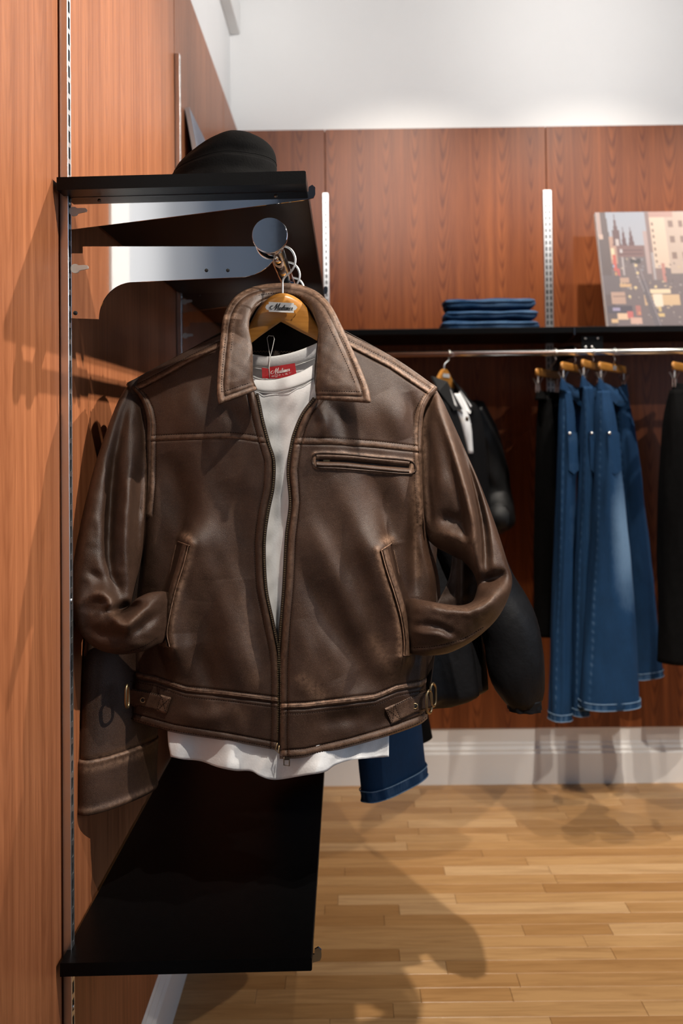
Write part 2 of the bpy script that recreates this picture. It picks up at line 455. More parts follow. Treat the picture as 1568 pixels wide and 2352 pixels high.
for a, c in zip(JX, JX[1:] + [XR - .002]):
    panel(a + .0015, c - .0015, YB, YB + .0125, M['wood_back'], wb)
MB().box(XL + .01, XR - .01, YB + .013, YB + .0195, PZ0 + .01, PZ1 - .004).build('dark_backing', M['gap'], wb)

# skirting boards: a stepped profile run along each wall
prof = [(0, .026), (.122, .026), (.130, .020), (.138, .021), (.150, .013), (.158, .013), (.166, .009), (PZ0 - .002, .009), (PZ0 - .002, 0), (0, 0)]
A = [(XL - .031 + .022, YB + .020 - p, z) for z, p in prof]; B = [(XR, YB + .020 - p, z) for z, p in prof]
tag(MB().prism(A, B).build('baseboard_back', M['trim']), kind='structure')
A = [(XL - .031 + p, 1.07, z) for z, p in prof]; B = [(XL - .031 + p, YB + .018, z) for z, p in prof]
tag(MB().prism(A, B).build('baseboard_left', M['trim']), kind='structure')
tag(MB().box(XL - .0305, XL + .012, .2, YB + .019, 3.105, 3.24, .003).build('trim_1', M['trim']), kind='structure')

# oak strip floor: every strip in view is a part, the rest one joined part
fl = tag(MB().box(XL - .25, XR + .2, YF - .2, YB + .25, -.12, -.0125).build('floor', M['subfloor']), kind='structure')
rest = MB(); n_pl = 0
pw = .0572; y = YB + .02 - .003; row = 0
while y > YF:
    x = XL - .2 + random.uniform(-.7, 0)
    while x < XR:
        L = random.choice((.22, .3, .38, .45, .55, .7, .85, 1.0)) * random.uniform(.9, 1.15)
        a, c = max(x, XL - .03), min(x + L, XR)
        if c - a > .02:
            dz = random.uniform(-.0004, .0002)
            if y > 1.95 and a < 1.62 and n_pl < 296:
                MB().box(a + .0004, c - .0004, y - pw + .0004, y - .0004, -.012, dz, .0007).build('plank', M['floor'], fl); n_pl += 1
            else:
                rest.box(a + .0006, c - .0006, y - pw + .0006, y - .0006, -.012, dz)
        x += L
    y -= pw
rest.build('plank_field', M['floor'], fl, kind='stuff')

# ------------------------------------------------------------------ slotted uprights
def upright(name, p, axis, width, depth, z0, z1, cols, label):
    """axis 0: on the end wall at (x, YB); axis 1: on the panelled side wall at (XL, y)."""
    m = MB(); d = MB()
    def bx(mm, u0, u1, v0, v1, za, zb, c=0):
        if axis == 1: mm.box(XL + v0, XL + v1, p + u0, p + u1, za, zb, c)
        else: mm.box(p + u0, p + u1, YB - v1, YB - v0, za, zb, c)
    w = width / 2; th = .0016
    bx(m, -w, -w + th, 0, depth, z0, z1, .0004); bx(m, w - th, w, 0, depth, z0, z1, .0004)
    sw = .0080 if cols == 1 else .0068
    xs = [0] if cols == 1 else [-width * .23, width * .23]
    edges = [-w + th]
    for x in xs: edges += [x - sw / 2, x + sw / 2]
    edges.append(w - th)
    for k in range(0, len(edges), 2): bx(m, edges[k], edges[k + 1], depth - th, depth, z0, z1)
    z = z0
    while z < z1 - .003:
        for x in xs: bx(m, x - sw / 2, x + sw / 2, depth - th, depth, z, min(z + .0075, z1))
        z += .0254
    bx(d, -w + th, w - th, .0002, .0012, z0, z1)
    loc = (XL, p, z0) if axis == 1 else (p, YB, z0)
    e = empty(name, loc, label, 'shelf upright', 'slotted steel uprights')
    m.build('channel', M['steel'], e); d.build('slot_back', M['hole'], e)
    zz = z1 - .03
    while zz > z0:                       # fixing screws
        q = MB()
        if axis == 1: q.tube([(XL + depth - .001, p, zz + .004), (XL + depth + .0012, p, zz + .004)], .0036, 10)
        else: q.tube([(p, YB - depth + .001, zz + .004), (p, YB - depth - .0012, zz + .004)], .0045, 10)
        q.build('screw', M['steel'], e, True); zz -= .61
    return e
Z1 = float(at(406, 123, 2.245)[2]); Z2 = float(at(1256, 437, 3.57)[2])
upright('wall_upright', 1.334, 1, .016, .0125, .10, Z1, 1, 'slotted steel upright carrying the near bracket with the round end cap')
upright('wall_upright', 2.251, 1, .016, .0125, .26, Z1, 1, 'second steel upright on the panelled side wall, beside the leaning print')
upright('wall_upright', float(at(749, 600, 3.57)[0]), 0, .022, .0125, .26, Z2, 1, 'narrow steel upright on the end wall just past the black shelf tip')
upright('wall_upright', float(at(1259, 600, 3.57)[0]), 0, .033, .0125, .26, Z2, 2, 'wide two-row steel upright between the folded jeans and city print')

# ------------------------------------------------------------------ side-wall shelves, their brackets, and the rail
YN = 1.293; YBR = 1.334
def clip_shape(c, parent):
    o = [(c[0] + .0072 * math.cos(t), c[2] + .0072 * math.sin(t)) for t in np.linspace(.75, 2 * math.pi - .45, 16)] + [(c[0] + .014, c[2] - .0018), (c[0] + .0195, c[2] - .0006), (c[0] + .0205, c[2] + .0022), (c[0] + .0185, c[2] + .0048), (c[0] + .013, c[2] + .0052)]
    MB().prism([(x, c[1] - .0016, z) for x, z in o], [(x, c[1] - .0001, z) for x, z in o]).build('clip', M['clear'], parent)

def shelf(pxl, pxr, name, label, thick, YE=2.46, bd=.050):
    a = at(pxl[0], pxl[1], YN); c = at(pxr[0], pxr[1], YN)
    x0, x1 = XL + .006, float(c[0]); z1 = float(c[2]); sl = (float(c[2]) - float(a[2])) / (float(c[0]) - float(a[0])); z0 = z1 - sl * (x1 - x0)
    e = empty(name, (x0, YN, z0 - thick), label, 'shelf', 'black shelves on the side wall')
    r = .0016
    prof = [(x0, z0 - thick), (x1 - r, z1 - thick), (x1, z1 - thick + r), (x1, z1 - r), (x1 - r, z1), (x0, z0)]
    b = MB(); b.prism([(x, YN, z) for x, z in prof], [(x, YE, z) for x, z in prof]).build('board', M['black_lam'], e)
    for k, yb in enumerate((YBR, YBR + .917)):
        zb0, zb1 = z0 - thick, z1 - thick
        o = [(XL + .0125, zb0 - .0005), (XL + .0125, zb0 - bd), (x1 - .004, zb1 - .0135), (x1 + .010, zb1 - .010), (x1 + .0125, zb1 - .005),
             (x1 + .0125, zb1 + .006), (x1 + .008, zb1 + .010), (x1 + .0025, zb1 + .007), (x1 + .002, zb1 - .0005)]
        br = MB().prism([(x, yb, z) for x, z in o], [(x, yb + .003, z) for x, z in o]).build('bracket', M['plate'], e)
        for fx in (.14, .87):
            xx = x0 + fx * (x1 - x0); zz = zb0 + fx * (zb1 - zb0) - .006
            MB().tube([(xx, yb - .0006, zz), (xx, yb + .001, zz)], .0028, 12).build('screw', M['darkmetal'], br, True)
        if bd > .03: clip_shape((XL + .019, yb, zb0 - .022), br)
    return x0, x1, z0, z1
SU = shelf((127, 407), (702, 392), 'wall_shelf', 'black shelf above the rail with a dark cap on it', .0195, 3.12)
SLW = shelf((122, 2213), (716, 2199), 'wall_shelf', 'low black shelf under the brown leather jacket', .0195, 2.46, .024)

RX, _, RZ = [float(v) for v in at(620, 542, 1.31)]
RR = .0132
rail = empty('hanging_rail', (XL, YBR, RZ - .1), 'chrome garment rail with a flat round end cap on a cut-out steel bracket', 'rail')
MB().tube([(RX, 1.312, RZ), (RX, 2.315, RZ)], RR, 40).build('rod', M['chrome'], rail, True)
cap = MB().tube([(RX, 1.3035, RZ), (RX, 1.305, RZ), (RX, 1.311, RZ), (RX, 1.313, RZ)], [.0262, .0270, .0270, .0255], 64).build('end_cap', M['plate'], rail, True)
cap.data.polygons.foreach_set('use_smooth', [len(p.vertices) == 4 for p in cap.data.polygons])
MB().tube([(RX, 1.313, RZ), (RX, 1.372, RZ), (RX, 1.374, RZ)], [.0172, .0172, .0165], 40).build('socket', M['chrome'], rail, True)
arc = [(305 + 78 * math.sin(t) * -1.0, 733 - 85 * math.cos(t)) for t in np.linspace(0, math.pi / 2, 14)]
pts = [(163, 582), (190, 582), (190, 566), (604, 566), (632, 583), (627, 598), (615, 612), (600, 623), (585, 630), (562, 636)] + arc + [(163, 731)]
P = at([p[0] for p in pts], [p[1] for p in pts], YBR); P[:, 0] = np.maximum(P[:, 0], XL + .0125)
for k in range(2):
    d = np.array([0, .917 * k, 0])
    rb = MB().prism(P + d, P + d + np.array([0, .003, 0])).build('bracket', M['plate'], rail)
    for hx, hy, r in ((474, 621, .0028), (523, 621, .0028), (173, 719, .0034)):
        h = at(hx, hy, YBR) + d
        MB().tube([h + (0, -.0004, 0), h + (0, .0008, 0)], r, 16).build('bolt_hole', M['hole'], rb, True)
    h = at(173, 617, YBR) + d
    clip_shape(h, rb)

# end-wall shelf, rail and fittings
ZB = float(at(1100, 753, 3.19)[2])
e = empty('wall_shelf', (-.06, 3.57, ZB - .022), 'long black shelf on the end wall holding folded jeans and city print', 'shelf')
bs = MB().box(-.06, 3.2, 3.19, 3.575, ZB - .022, ZB, .0015).build('board', M['black_lam'], e)
PX = [float(at(749, 600, 3.57)[0]), float(at(1259, 600, 3.57)[0]), float(at(1259, 600, 3.57)[0]) + .915]
for x in PX:
    o = [(3.567, ZB - .0225), (3.567, ZB - .072), (3.21, ZB - .036), (3.183, ZB - .030), (3.183, ZB - .006), (3.1885, ZB - .006), (3.1885, ZB - .0225)]
    MB().prism([(x - .0015, y, z) for y, z in o], [(x + .0015, y, z) for y, z in o]).build('bracket', M['plate'], e)
ZR = float(at(1200, 811, 3.198)[2]); YR = 3.198
br = empty('hanging_rail', (-.05, 3.57, ZR), 'long chrome rail under the end-wall shelf, hung with denim', 'rail')
MB().tube([(-.05, YR, ZR), (3.1, YR, ZR)], .0118, 32).build('rod', M['rail'], br, True)
for x in PX:
    o = [(3.567, ZR + .045), (3.567, ZR - .085), (3.50, ZR - .085), (3.44, ZR - .02), (3.22, ZR - .014), (3.193, ZR - .0122), (3.193, ZR + .0122), (3.22, ZR + .030)]
    b_ = MB().prism([(x + .004, y, z) for y, z in o], [(x + .007, y, z) for y, z in o]).build('bracket', M['black_lam'], br)
    c_ = MB().box(x + .03, x + .11, 3.204, 3.209, ZR - .010, ZR + .060, .001).build('saddle_plate', M['black_lam'], br)
    for sx, sz in ((.045, .052), (.09, .052), (.045, .020), (.068, .020)):
        MB().tube([(x + sx, 3.201, ZR + sz), (x + sx, 3.2045, ZR + sz)], .004, 10).build('screw', M['steel'], c_, True)

# ------------------------------------------------------------------ the brown jacket
def hfield(P, items):
    h = np.zeros(len(P))
    for it in items:
        L, w, a = np.asarray(it[0], float), it[1], it[2]
        m = ((P[:, 0] > L[:, 0].min() - 3 * w) & (P[:, 0] < L[:, 0].max() + 3 * w) & (P[:, 1] > L[:, 1].min() - 3 * w) & (P[:, 1] < L[:, 1].max() + 3 * w))
        if not m.any(): continue
        d, t, _ = pdist(P[m], L)
        g = a * np.exp(-(d / w) ** 2)
        h[m] += g * np.sin(np.pi * np.clip(t * .94 + .03, 0, 1)) ** .8 if len(it) > 3 else g
    return h
def soft(items):            # long folds fade towards their ends
    return [(cr(l, 14), w, a * 1.35, 1) for l, w, a in items]
def shift(line, dx, dy): return [(x + dx, y + dy) for x, y in line]

ZIPL = [(585, 905), (592, 935), (598, 965), (612, 1018), (624, 1060), (622, 1120), (610, 1180), (602, 1250), (606, 1350), (622, 1430), (636, 1500), (640, 1560), (640, 1608), (640, 1660), (638, 1722)]
ZIPR = [(726, 915), (700, 950), (684, 985), (674, 1020), (666, 1080), (671, 1156), (662, 1233), (656, 1347), (648, 1450), (643, 1540), (643, 1622), (642, 1680), (643, 1742)]
YOKL = [(341, 1014), (420, 1010), (540, 1007), (612, 1018)]
YOKR = [(674, 1020), (760, 1021), (860, 1028), (967, 1040)]
WSTL = [(299, 1548), (358, 1559), (427, 1583), (513, 1592), (640, 1608)]
WSTR = [(643, 1622), (700, 1620), (760, 1613), (860, 1601), (911, 1580), (962, 1571), (982, 1561)]
HEML = [(289, 1650), (400, 1681), (520, 1700), (638, 1722)]
HEMR = [(643, 1742), (700, 1738), (800, 1715), (900, 1686), (960, 1664), (980, 1650)]
ARML = [(292, 880), (320, 905), (336, 940), (342, 975), (341, 1014), (340, 1100), (334, 1180)]
ARMR = [(1003, 890), (985, 912), (970, 945), (966, 990), (967, 1040), (970, 1120), (975, 1200)]
SHOL = [(292, 880), (360, 845), (430, 806), (508, 768), (575, 740)]
SHOR = [(735, 735), (803, 770), (900, 820), (1003, 890)]
PKTL = [(428, 1250), (415, 1300), (398, 1355), (385, 1410), (378, 1455), (384, 1486)]
PKTR = [(880, 1262), (893, 1310), (911, 1365), (926, 1420), (933, 1470), (932, 1506)]
CHEST = [(722, 1043), (780, 1042), (860, 1050), (943, 1059), (946, 1087), (860, 1082), (780, 1076), (724, 1071), (722, 1043)]

DRAPE = soft([
    ([(770, 1090), (830, 1220), (880, 1370), (915, 1500)], 34, .010), ([(850, 1085), (885, 1170), (905, 1250)], 24, -.008),
    ([(700, 1190), (760, 1300), (840, 1450), (880, 1560)], 30, .007), ([(690, 1280), (740, 1400), (820, 1540)], 26, -.007),
    ([(740, 1330), (800, 1470), (850, 1570)], 22, -.004), ([(905, 1060), (930, 1150), (930, 1240)], 22, .005),
    ([(958, 1150), (952, 1260), (950, 1370)], 15, -.012), ([(984, 1235), (994, 1290), (1000, 1360)], 13, .008),
    ([(690, 1420), (700, 1520), (690, 1600)], 22, .004), ([(770, 1560), (800, 1610), (880, 1590)], 26, .005), ([(720, 1660), (790, 1650), (850, 1640)], 20, -.004),
    ([(380, 1040), (410, 1130), (425, 1230)], 30, -.008), ([(455, 1060), (470, 1200), (455, 1380)], 36, .007), ([(520, 1100), (555, 1200), (560, 1330)], 34, -.007),
    ([(520, 1330), (530, 1470), (575, 1600)], 40, .009), ([(595, 1230), (585, 1400), (612, 1560)], 22, -.006), ([(350, 1100), (352, 1230), (350, 1350)], 22, .006),
    ([(410, 1330), (400, 1460), (420, 1560)], 20, .005), ([(450, 1480), (480, 1560), (500, 1590)], 25, -.005), ([(330, 1420), (325, 1500), (330, 1570)], 20, -.006),
    ([(420, 900), (440, 950), (430, 1000)], 26, .004), ([(500, 930), (540, 960), (560, 1000)], 26, -.006),
    ([(725, 930), (745, 970), (730, 1010)], 16, .008), ([(760, 930), (790, 970), (790, 1010)], 20, -.006), ([(880, 900), (905, 950), (925, 1010)], 26, .006), ([(935, 900), (950, 960), (952, 1020)], 16, -.006),
    ([(550, 1620), (480, 1650), (400, 1640)], 20, .004), ([(930, 1600), (900, 1640), (840, 1680)], 20, -.004),
])
SEAMS = [
    (YOKL, 2.4, -.0026), (shift(YOKL, 0, -6.5), 4.6, .0014), (shift(YOKL, 0, -13), 2.0, -.0010),
    (YOKR, 2.4, -.0026), (shift(YOKR, 0, -7), 5.0, .0015), (shift(YOKR, 0, -15), 2.0, -.0010),
    (WSTL, 3.6, .0022), (shift(WSTL, 0, 8), 2.6, -.0026), (shift(WSTL, 0, -7), 2.2, -.0022), (shift(WSTL, 0, 17), 1.8, -.0008),
    (WSTR, 3.8, .0024), (shift(WSTR, 0, 8), 2.6, -.0026), (shift(WSTR, 0, -7), 2.2, -.0022), (shift(WSTR, 0, 17), 1.8, -.0008),
    (shift(HEML, 0, -8), 6, .0020), (shift(HEML, 0, -17), 2.2, -.0024), (shift(HEMR, 0, -9), 6, .0022), (shift(HEMR, 0, -19), 2.2, -.0024),
    (shift(ZIPL, -8, 0), 6, .0018), (shift(ZIPL, -17, 0), 2.4, -.0022), (shift(ZIPR, 8, 0), 6, .0022), (shift(ZIPR, 17, 0), 2.4, -.0024),
    (shift(SHOL, 10, 19), 3.5, .0030), (shift(SHOL, 8, 26), 2.2, -.0022), (shift(SHOL, 8, 10), 1.8, -.0008),
    (shift(SHOR, -5, 20), 3.5, .0030), (shift(SHOR, -5, 27), 2.4, -.0024), (shift(SHOR, -3, 10), 1.8, -.0008),
    (shift(ARML, 9, 2), 5, .0028), (shift(ARML, 17, 3), 2, -.0014), (shift(ARMR, -9, 2), 5, .0028), (shift(ARMR, -17, 3), 2, -.0014),
    (shift(PKTL, 14, 0), 8, .0034), (shift(PKTL, -10, 0), 14, -.0045), (shift(PKTR, -14, 0), 8, .0034), (shift(PKTR, 14, 0), 14, -.0045),
    ([(424, 1236), (432, 1242)], 12, .004), ([(884, 1246), (896, 1242)], 12, .004),
    (CHEST, 4.5, .0020), ([(735, 1057), (835, 1064), (935, 1073)], 8, -.0040),
]
WEAR = [(shift(YOKL, 0, -2), 3, .55), (shift(YOKL, 0, -7), 5, .18), (shift(YOKR, 0, -3), 3, .65), (shift(YOKR, 0, -8), 5, .20), (WSTL, 3, .6), (WSTR, 3.6, 1.), (shift(HEML, 0, -3), 3, .6), (shift(HEMR, 0, -9), 5, .35), (shift(HEMR, 0, -2), 2.5, .6),
        (shift(ZIPL, -3, 0), 3.5, .28), (shift(ZIPR, 6, 0), 5, .36), (shift(SHOL, 10, 19), 4, .55), (shift(SHOR, -5, 20), 4.5, .75), (shift(SHOR, 0, 6), 8, .35),
        (shift(ARML, 9, 2), 5, .45), (shift(ARMR, -9, 2), 6, .55), (shift(PKTL, 12, 0), 7, .50), (shift(PKTR, -13, 0), 8, .60), (CHEST, 5, .75),
        ([(424, 1232), (432, 1238)], 10, .6), ([(884, 1243), (898, 1240)], 10, .6), (shift(ARMR, -16, 120)[3:], 8, .25),
        ([(560, 1380), (580, 1500), (590, 1560)], 16, .12), ([(385, 1560), (560, 1640)], 18, .10), ([(690, 1560), (740, 1600)], 16, .3), ([(860, 1470), (900, 1540)], 16, .2)]
FRONT = DRAPE + SEAMS

def jbase(x, y):
    s = np.abs((x - 645.0) / 350.0)
    Y = 1.398 + .055 * s ** 2.4 + .036 * np.clip((965 - y) / 190.0, 0, 1.3) ** 1.6 - .008 * np.clip((y - 1150) / 450.0, 0, 1)
    Y = Y + .012 - .019 / (1 + np.exp(-(x - 648) / 7.0))
    P = np.stack([np.ravel(x), np.ravel(y)], -1)
    for line, sg in ((PKTL, -1), (PKTR, 1)):       # the hands-in-pockets bulge
        d, t, _s = pdist(P, line); e = np.interp(P[:, 1], [p[1] for p in line], [p[0] for p in line])
        k = 1 / (1 + np.exp(np.clip((P[:, 0] - e) * sg / 7.0, -30, 30)))
        Y = Y - (.030 * np.exp(-(d / (11 + 42 * k)) ** 2)).reshape(np.shape(Y))
    return Y + .0022 * wob(x, y, 150, 3) + .0010 * wob(x, y, 60, 4)
def jY(P):
    P = np.atleast_2d(np.asarray(P, float))
    return jbase(P[:, 0], P[:, 1]) - hfield(P, FRONT)
def on(P, lift=0.0):
    """World points on the jacket front at pixels P, lifted towards the camera."""
    P = np.atleast_2d(np.asarray(P, float))
    return at(P[:, 0], P[:, 1], jY(P) - lift)

J = empty('leather_jacket', at(645, 1742, 1.41), 'brown leather zip jacket hanging in front with both sleeves tucked into pockets', 'jacket')
def patch(name, T, B, L, R, nu, nv, curl=None):
    S = coons(T, B, L, R, nu, nv); P = S.reshape(-1, 2)
    u = np.tile(np.linspace(0, 1, nu), nv)
    Y = jY(P)
    e = u if curl == 'L' else (1 - u)
    if curl:
        k = np.clip((P[:, 1] - 1180) / 120.0, 0, 1)
        Y = Y + k * .055 * np.clip(1 - e / .075, 0, 1) ** 2
    v = np.repeat(np.linspace(0, 1, nv), nu)
    ze = (1 - u) if curl == 'L' else u           # rolled zip edge
    Y = Y + .008 * np.clip(1 - ze / .018, 0, 1) ** 2
    if T is WSTL or T is WSTR: Y = Y + .008 * np.clip(1 - (1 - v) / .05, 0, 1) ** 2
    w = np.clip(hfield(P, WEAR), 0, 1)
    return grid(name, at(P[:, 0], P[:, 1], Y).reshape(nv, nu, 3), M['leather'], J, attrs={'wear': w}, thick=.0022)
patch('yoke', SHOL, YOKL, ARML[:5], [(575, 740), (560, 800), (565, 860)] + ZIPL[:4], 150, 120, 'L')
patch('front_panel', YOKL, WSTL, [(341, 1014), (340, 1100), (334, 1180), (322, 1260), (308, 1350), (298, 1450), (299, 1548)], ZIPL[3:13], 160, 270, 'L')
patch('waistband', WSTL, HEML, [(299, 1548), (292, 1600), (289, 1650)], ZIPL[12:], 170, 64, 'L')
patch('yoke', SHOR, YOKR, [(735, 735), (728, 800), (722, 860)] + ZIPR[:4], ARMR[:5], 150, 130, 'R')
patch('front_panel', YOKR, WSTR, ZIPR[3:11], [(967, 1040), (970, 1120), (975, 1200), (985, 1250), (1003, 1310), (1010, 1370), (1002, 1430), (988, 1500), (982, 1561)], 165, 280, 'R')
patch('waistband', WSTR, HEMR, ZIPR[10:], [(982, 1561), (981, 1600), (980, 1650)], 170, 66, 'R')

# back of the jacket, seen dark through the neck
S = coons([(292, 880), (430, 806), (560, 735), (645, 700), (740, 735), (900, 820), (1003, 890)], [(289, 1640), (645, 1690), (980, 1640)],
          [(292, 880), (340, 1000), (330, 1200), (300, 1400), (289, 1640)], [(1003, 890), (967, 1000), (975, 1200), (1005, 1400), (980, 1640)], 60, 60)
v = np.linspace(0, 1, 60)[:, None]; u = np.linspace(-1, 1, 60)[None, :]
Yb = 1.462 + .085 * np.clip(v / .12, 0, 1) ** .6 * (1 - np.abs(u) ** 4) + .004 * wob(S[..., 0], S[..., 1], 120, 9)
Yb = Yb + .060 * np.exp(-(u / .25) ** 2) * (1 - np.clip(v / .12, 0, 1))
grid('back_panel', at(S[..., 0], S[..., 1], Yb), M['lining'], J, thick=.002, label='dark brown lining side of the back')

# collar: a band of leather rolled over along its inner edge
CO = [(504, 928), (500, 900), (502, 850), (507, 790), (514, 730), (532, 692), (560, 669), (600, 656), (650, 652), (690, 656), (728, 672), (758, 702), (784, 752), (806, 800), (828, 850), (845, 895), (850, 924)]
CI = [(590, 894), (580, 868), (580, 830), (578, 790), (571, 755), (574, 722), (588, 700), (612, 686), (648, 679), (684, 684), (710, 700), (722, 722), (731, 755), (729, 800), (726, 850), (724, 888), (727, 916)]
COY = [1.346, 1.348, 1.356, 1.376, 1.412, 1.440, 1.470, 1.492, 1.500, 1.492, 1.468, 1.434, 1.404, 1.386, 1.366, 1.350, 1.344]
CIY = [1.376, 1.372, 1.376, 1.388, 1.408, 1.430, 1.455, 1.476, 1.486, 1.476, 1.452, 1.424, 1.400, 1.384, 1.372, 1.368, 1.372]
nt_, ns_ = 260, 70
o_ = cr(np.c_[CO, np.array(COY) * 1000], nt_); i_ = cr(np.c_[CI, np.array(CIY) * 1000], nt_)
t_ = np.linspace(0, 1, nt_)
rows = []; wear = []
for s in np.linspace(-.34, 1, ns_):
    if s < 0:            # the part that turns down inside the neck
        k = -s / .34
        q = i_.copy(); cx_, cy_ = 648, 800
        q[:, 0] += (cx_ - q[:, 0]) * (-.01) * k
        drop = np.sin(np.pi * np.clip(t_, 0, 1)) ** .7
        q[:, 1] += 62 * k * drop; q[:, 0] += np.where(t_ < .5, -1, 1) * 18 * k
        q[:, 2] += 34 * math.sin(k * math.pi / 2) + 8 * k
    else:
        q = i_ * (1 - s) + o_ * s
        endr = np.clip(np.minimum(t_, 1 - t_) / .05, 0, 1)
        q[:, 2] -= 8 * math.sin(math.pi * min(1, s * 1.15 + .0)) ** .8 * (.35 + .65 * endr) - 1.0
        q[:, 2] += 4 * math.exp(-(s / .07) ** 2)
    edge = 1 - s
    x, y = q[:, 0], q[:, 1]
    h = .0013 * wob(x, y, 70, 21) + .0011 * wob(x, y, 38, 22)
    seam = np.zeros(nt_)
    if s > 0:
        dpx = edge * np.linalg.norm(o_[:, :2] - i_[:, :2], axis=1)
        dend = np.minimum(np.arange(nt_), np.arange(nt_)[::-1]) / nt_ * 1000
        dd = np.minimum(dpx, dend * 1.0)
        h = h + .0022 * np.exp(-((dd - 7) / 5) ** 2) - .0015 * np.exp(-((dd - 15) / 2.2) ** 2) + .0012 * np.exp(-((dd - 22) / 5) ** 2) - .003 * np.exp(-(dd / 2) ** 2)
        seam = .55 * np.exp(-((dd - 5) / 6) ** 2) + .22 * np.exp(-((dd - 22) / 5) ** 2)
    rows.append(at(x, y, q[:, 2] / 1000 - h)); wear.append(np.clip(seam + (.10 if s > 0 else 0) + .28 * np.exp(-(s / .08) ** 2), 0, 1))
CP = np.array(rows)
collar_o = grid('collar', CP, M['leather'], J, attrs={'wear': np.array(wear)}, thick=.0034)

# sleeves: rings from armhole to pocket, each given by its outer and inner silhouette point and depth
SLV = []
def sleeve(rings, folds, wearl, seed, n=120, seg=72):
    R = np.array(rings, float)          # xo, yo, xi, yi, Y, b
    Q = cr(R * np.array([1, 1, 1, 1, 1000, 1000]), n)
    th = np.linspace(0, 2 * np.pi, seg, endpoint=False)
    C = (Q[:, 0:2] + Q[:, 2:4]) / 2; A = (Q[:, 0:2] - Q[:, 2:4]) / 2
    px = C[:, None, :] + A[:, None, :] * np.cos(th)[None, :, None]
    sn = np.sin(th)[None, :]
    Y = Q[:, 4][:, None] / 1000 - Q[:, 5][:, None] / 1000 * np.sign(sn) * np.abs(sn) ** .85
    P = px.reshape(-1, 2)
    fw = np.repeat(np.clip(np.sin(th), 0, 1)[None, :] ** .6, n, 0).ravel()
    hf = hfield(P, folds) + .0022 * wob(P[:, 0], P[:, 1], 60, seed) + .0012 * wob(P[:, 0], P[:, 1], 28, seed + 1)
    Yf = Y.ravel() - hf * fw
    w = np.clip(hfield(P, wearl) * fw, 0, 1)
    SLV.append(grid('sleeve', at(P[:, 0], P[:, 1], Yf).reshape(n, seg, 3), M['leather'], J, closeu=True, attrs={'wear': w}))
sleeve([(968, 905, 950, 1190, 1.492, .030), (996, 893, 968, 1212, 1.478, .040), (1012, 912, 980, 1236, 1.470, .046), (1034, 958, 1000, 1256, 1.462, .050), (1062, 1020, 1030, 1272, 1.454, .054), (1100, 1106, 1062, 1290, 1.444, .056),
        (1138, 1206, 1083, 1312, 1.430, .054), (1164, 1288, 1094, 1336, 1.416, .050), (1176, 1332, 1094, 1356, 1.404, .048), (1166, 1376, 1085, 1380, 1.394, .046), (1138, 1425, 1060, 1390, 1.386, .044), (1088, 1470, 1028, 1388, 1.378, .042),
        (1030, 1500, 992, 1382, 1.376, .038), (978, 1506, 964, 1377, 1.384, .033), (950, 1503, 945, 1374, 1.400, .028), (934, 1499, 930, 1377, 1.418, .020), (905, 1485, 900, 1385, 1.450, .012)],
       soft([([(1003, 905), (1046, 1040), (1082, 1180), (1092, 1310)], 13, .025), ([(1014, 920), (1068, 1050), (1106, 1190), (1118, 1320)], 11, -.032),
             ([(1050, 980), (1100, 1090), (1150, 1240)], 20, .006), ([(1150, 1230), (1168, 1300), (1176, 1332)], 14, .008),
             ([(985, 1228), (1035, 1232), (1085, 1262)], 17, .013), ([(1000, 1190), (1040, 1195), (1075, 1215)], 13, -.010), ([(990, 1262), (1040, 1280), (1085, 1300)], 12, -.012),
             ([(1000, 1040), (1010, 1110), (1040, 1160)], 22, .006), ([(985, 1000), (995, 1090), (990, 1160)], 12, -.006),
             ([(1090, 1345), (1130, 1330), (1166, 1318)], 14, -.022), ([(935, 1388), (1000, 1394), (1070, 1402), (1125, 1382), (1172, 1342)], 15, .010),
             ([(945, 1436), (1005, 1440), (1045, 1462)], 10, -.006), ([(945, 1452), (1000, 1456), (1050, 1475)], 10, .005), ([(1060, 1425), (1110, 1410), (1150, 1375)], 16, .006)])
       + [([(940, 1489), (1000, 1484), (1060, 1468), (1115, 1438)], 2.4, -.0022), ([(940, 1497), (1000, 1492), (1062, 1476), (1117, 1446)], 4, .0022), (shift(ARMR, 14, 0), 5, -.004)],
       [([(940, 1492), (1000, 1486), (1060, 1470), (1115, 1440)], 4, .4), ([(1003, 905), (1046, 1040), (1082, 1180), (1090, 1290)], 8, .22), ([(985, 1228), (1035, 1232), (1085, 1262)], 12, .25), ([(1000, 1390), (1070, 1400), (1125, 1380), (1172, 1340)], 9, .22), (shift(ARMR, 6, 0), 6, .3)], 31)
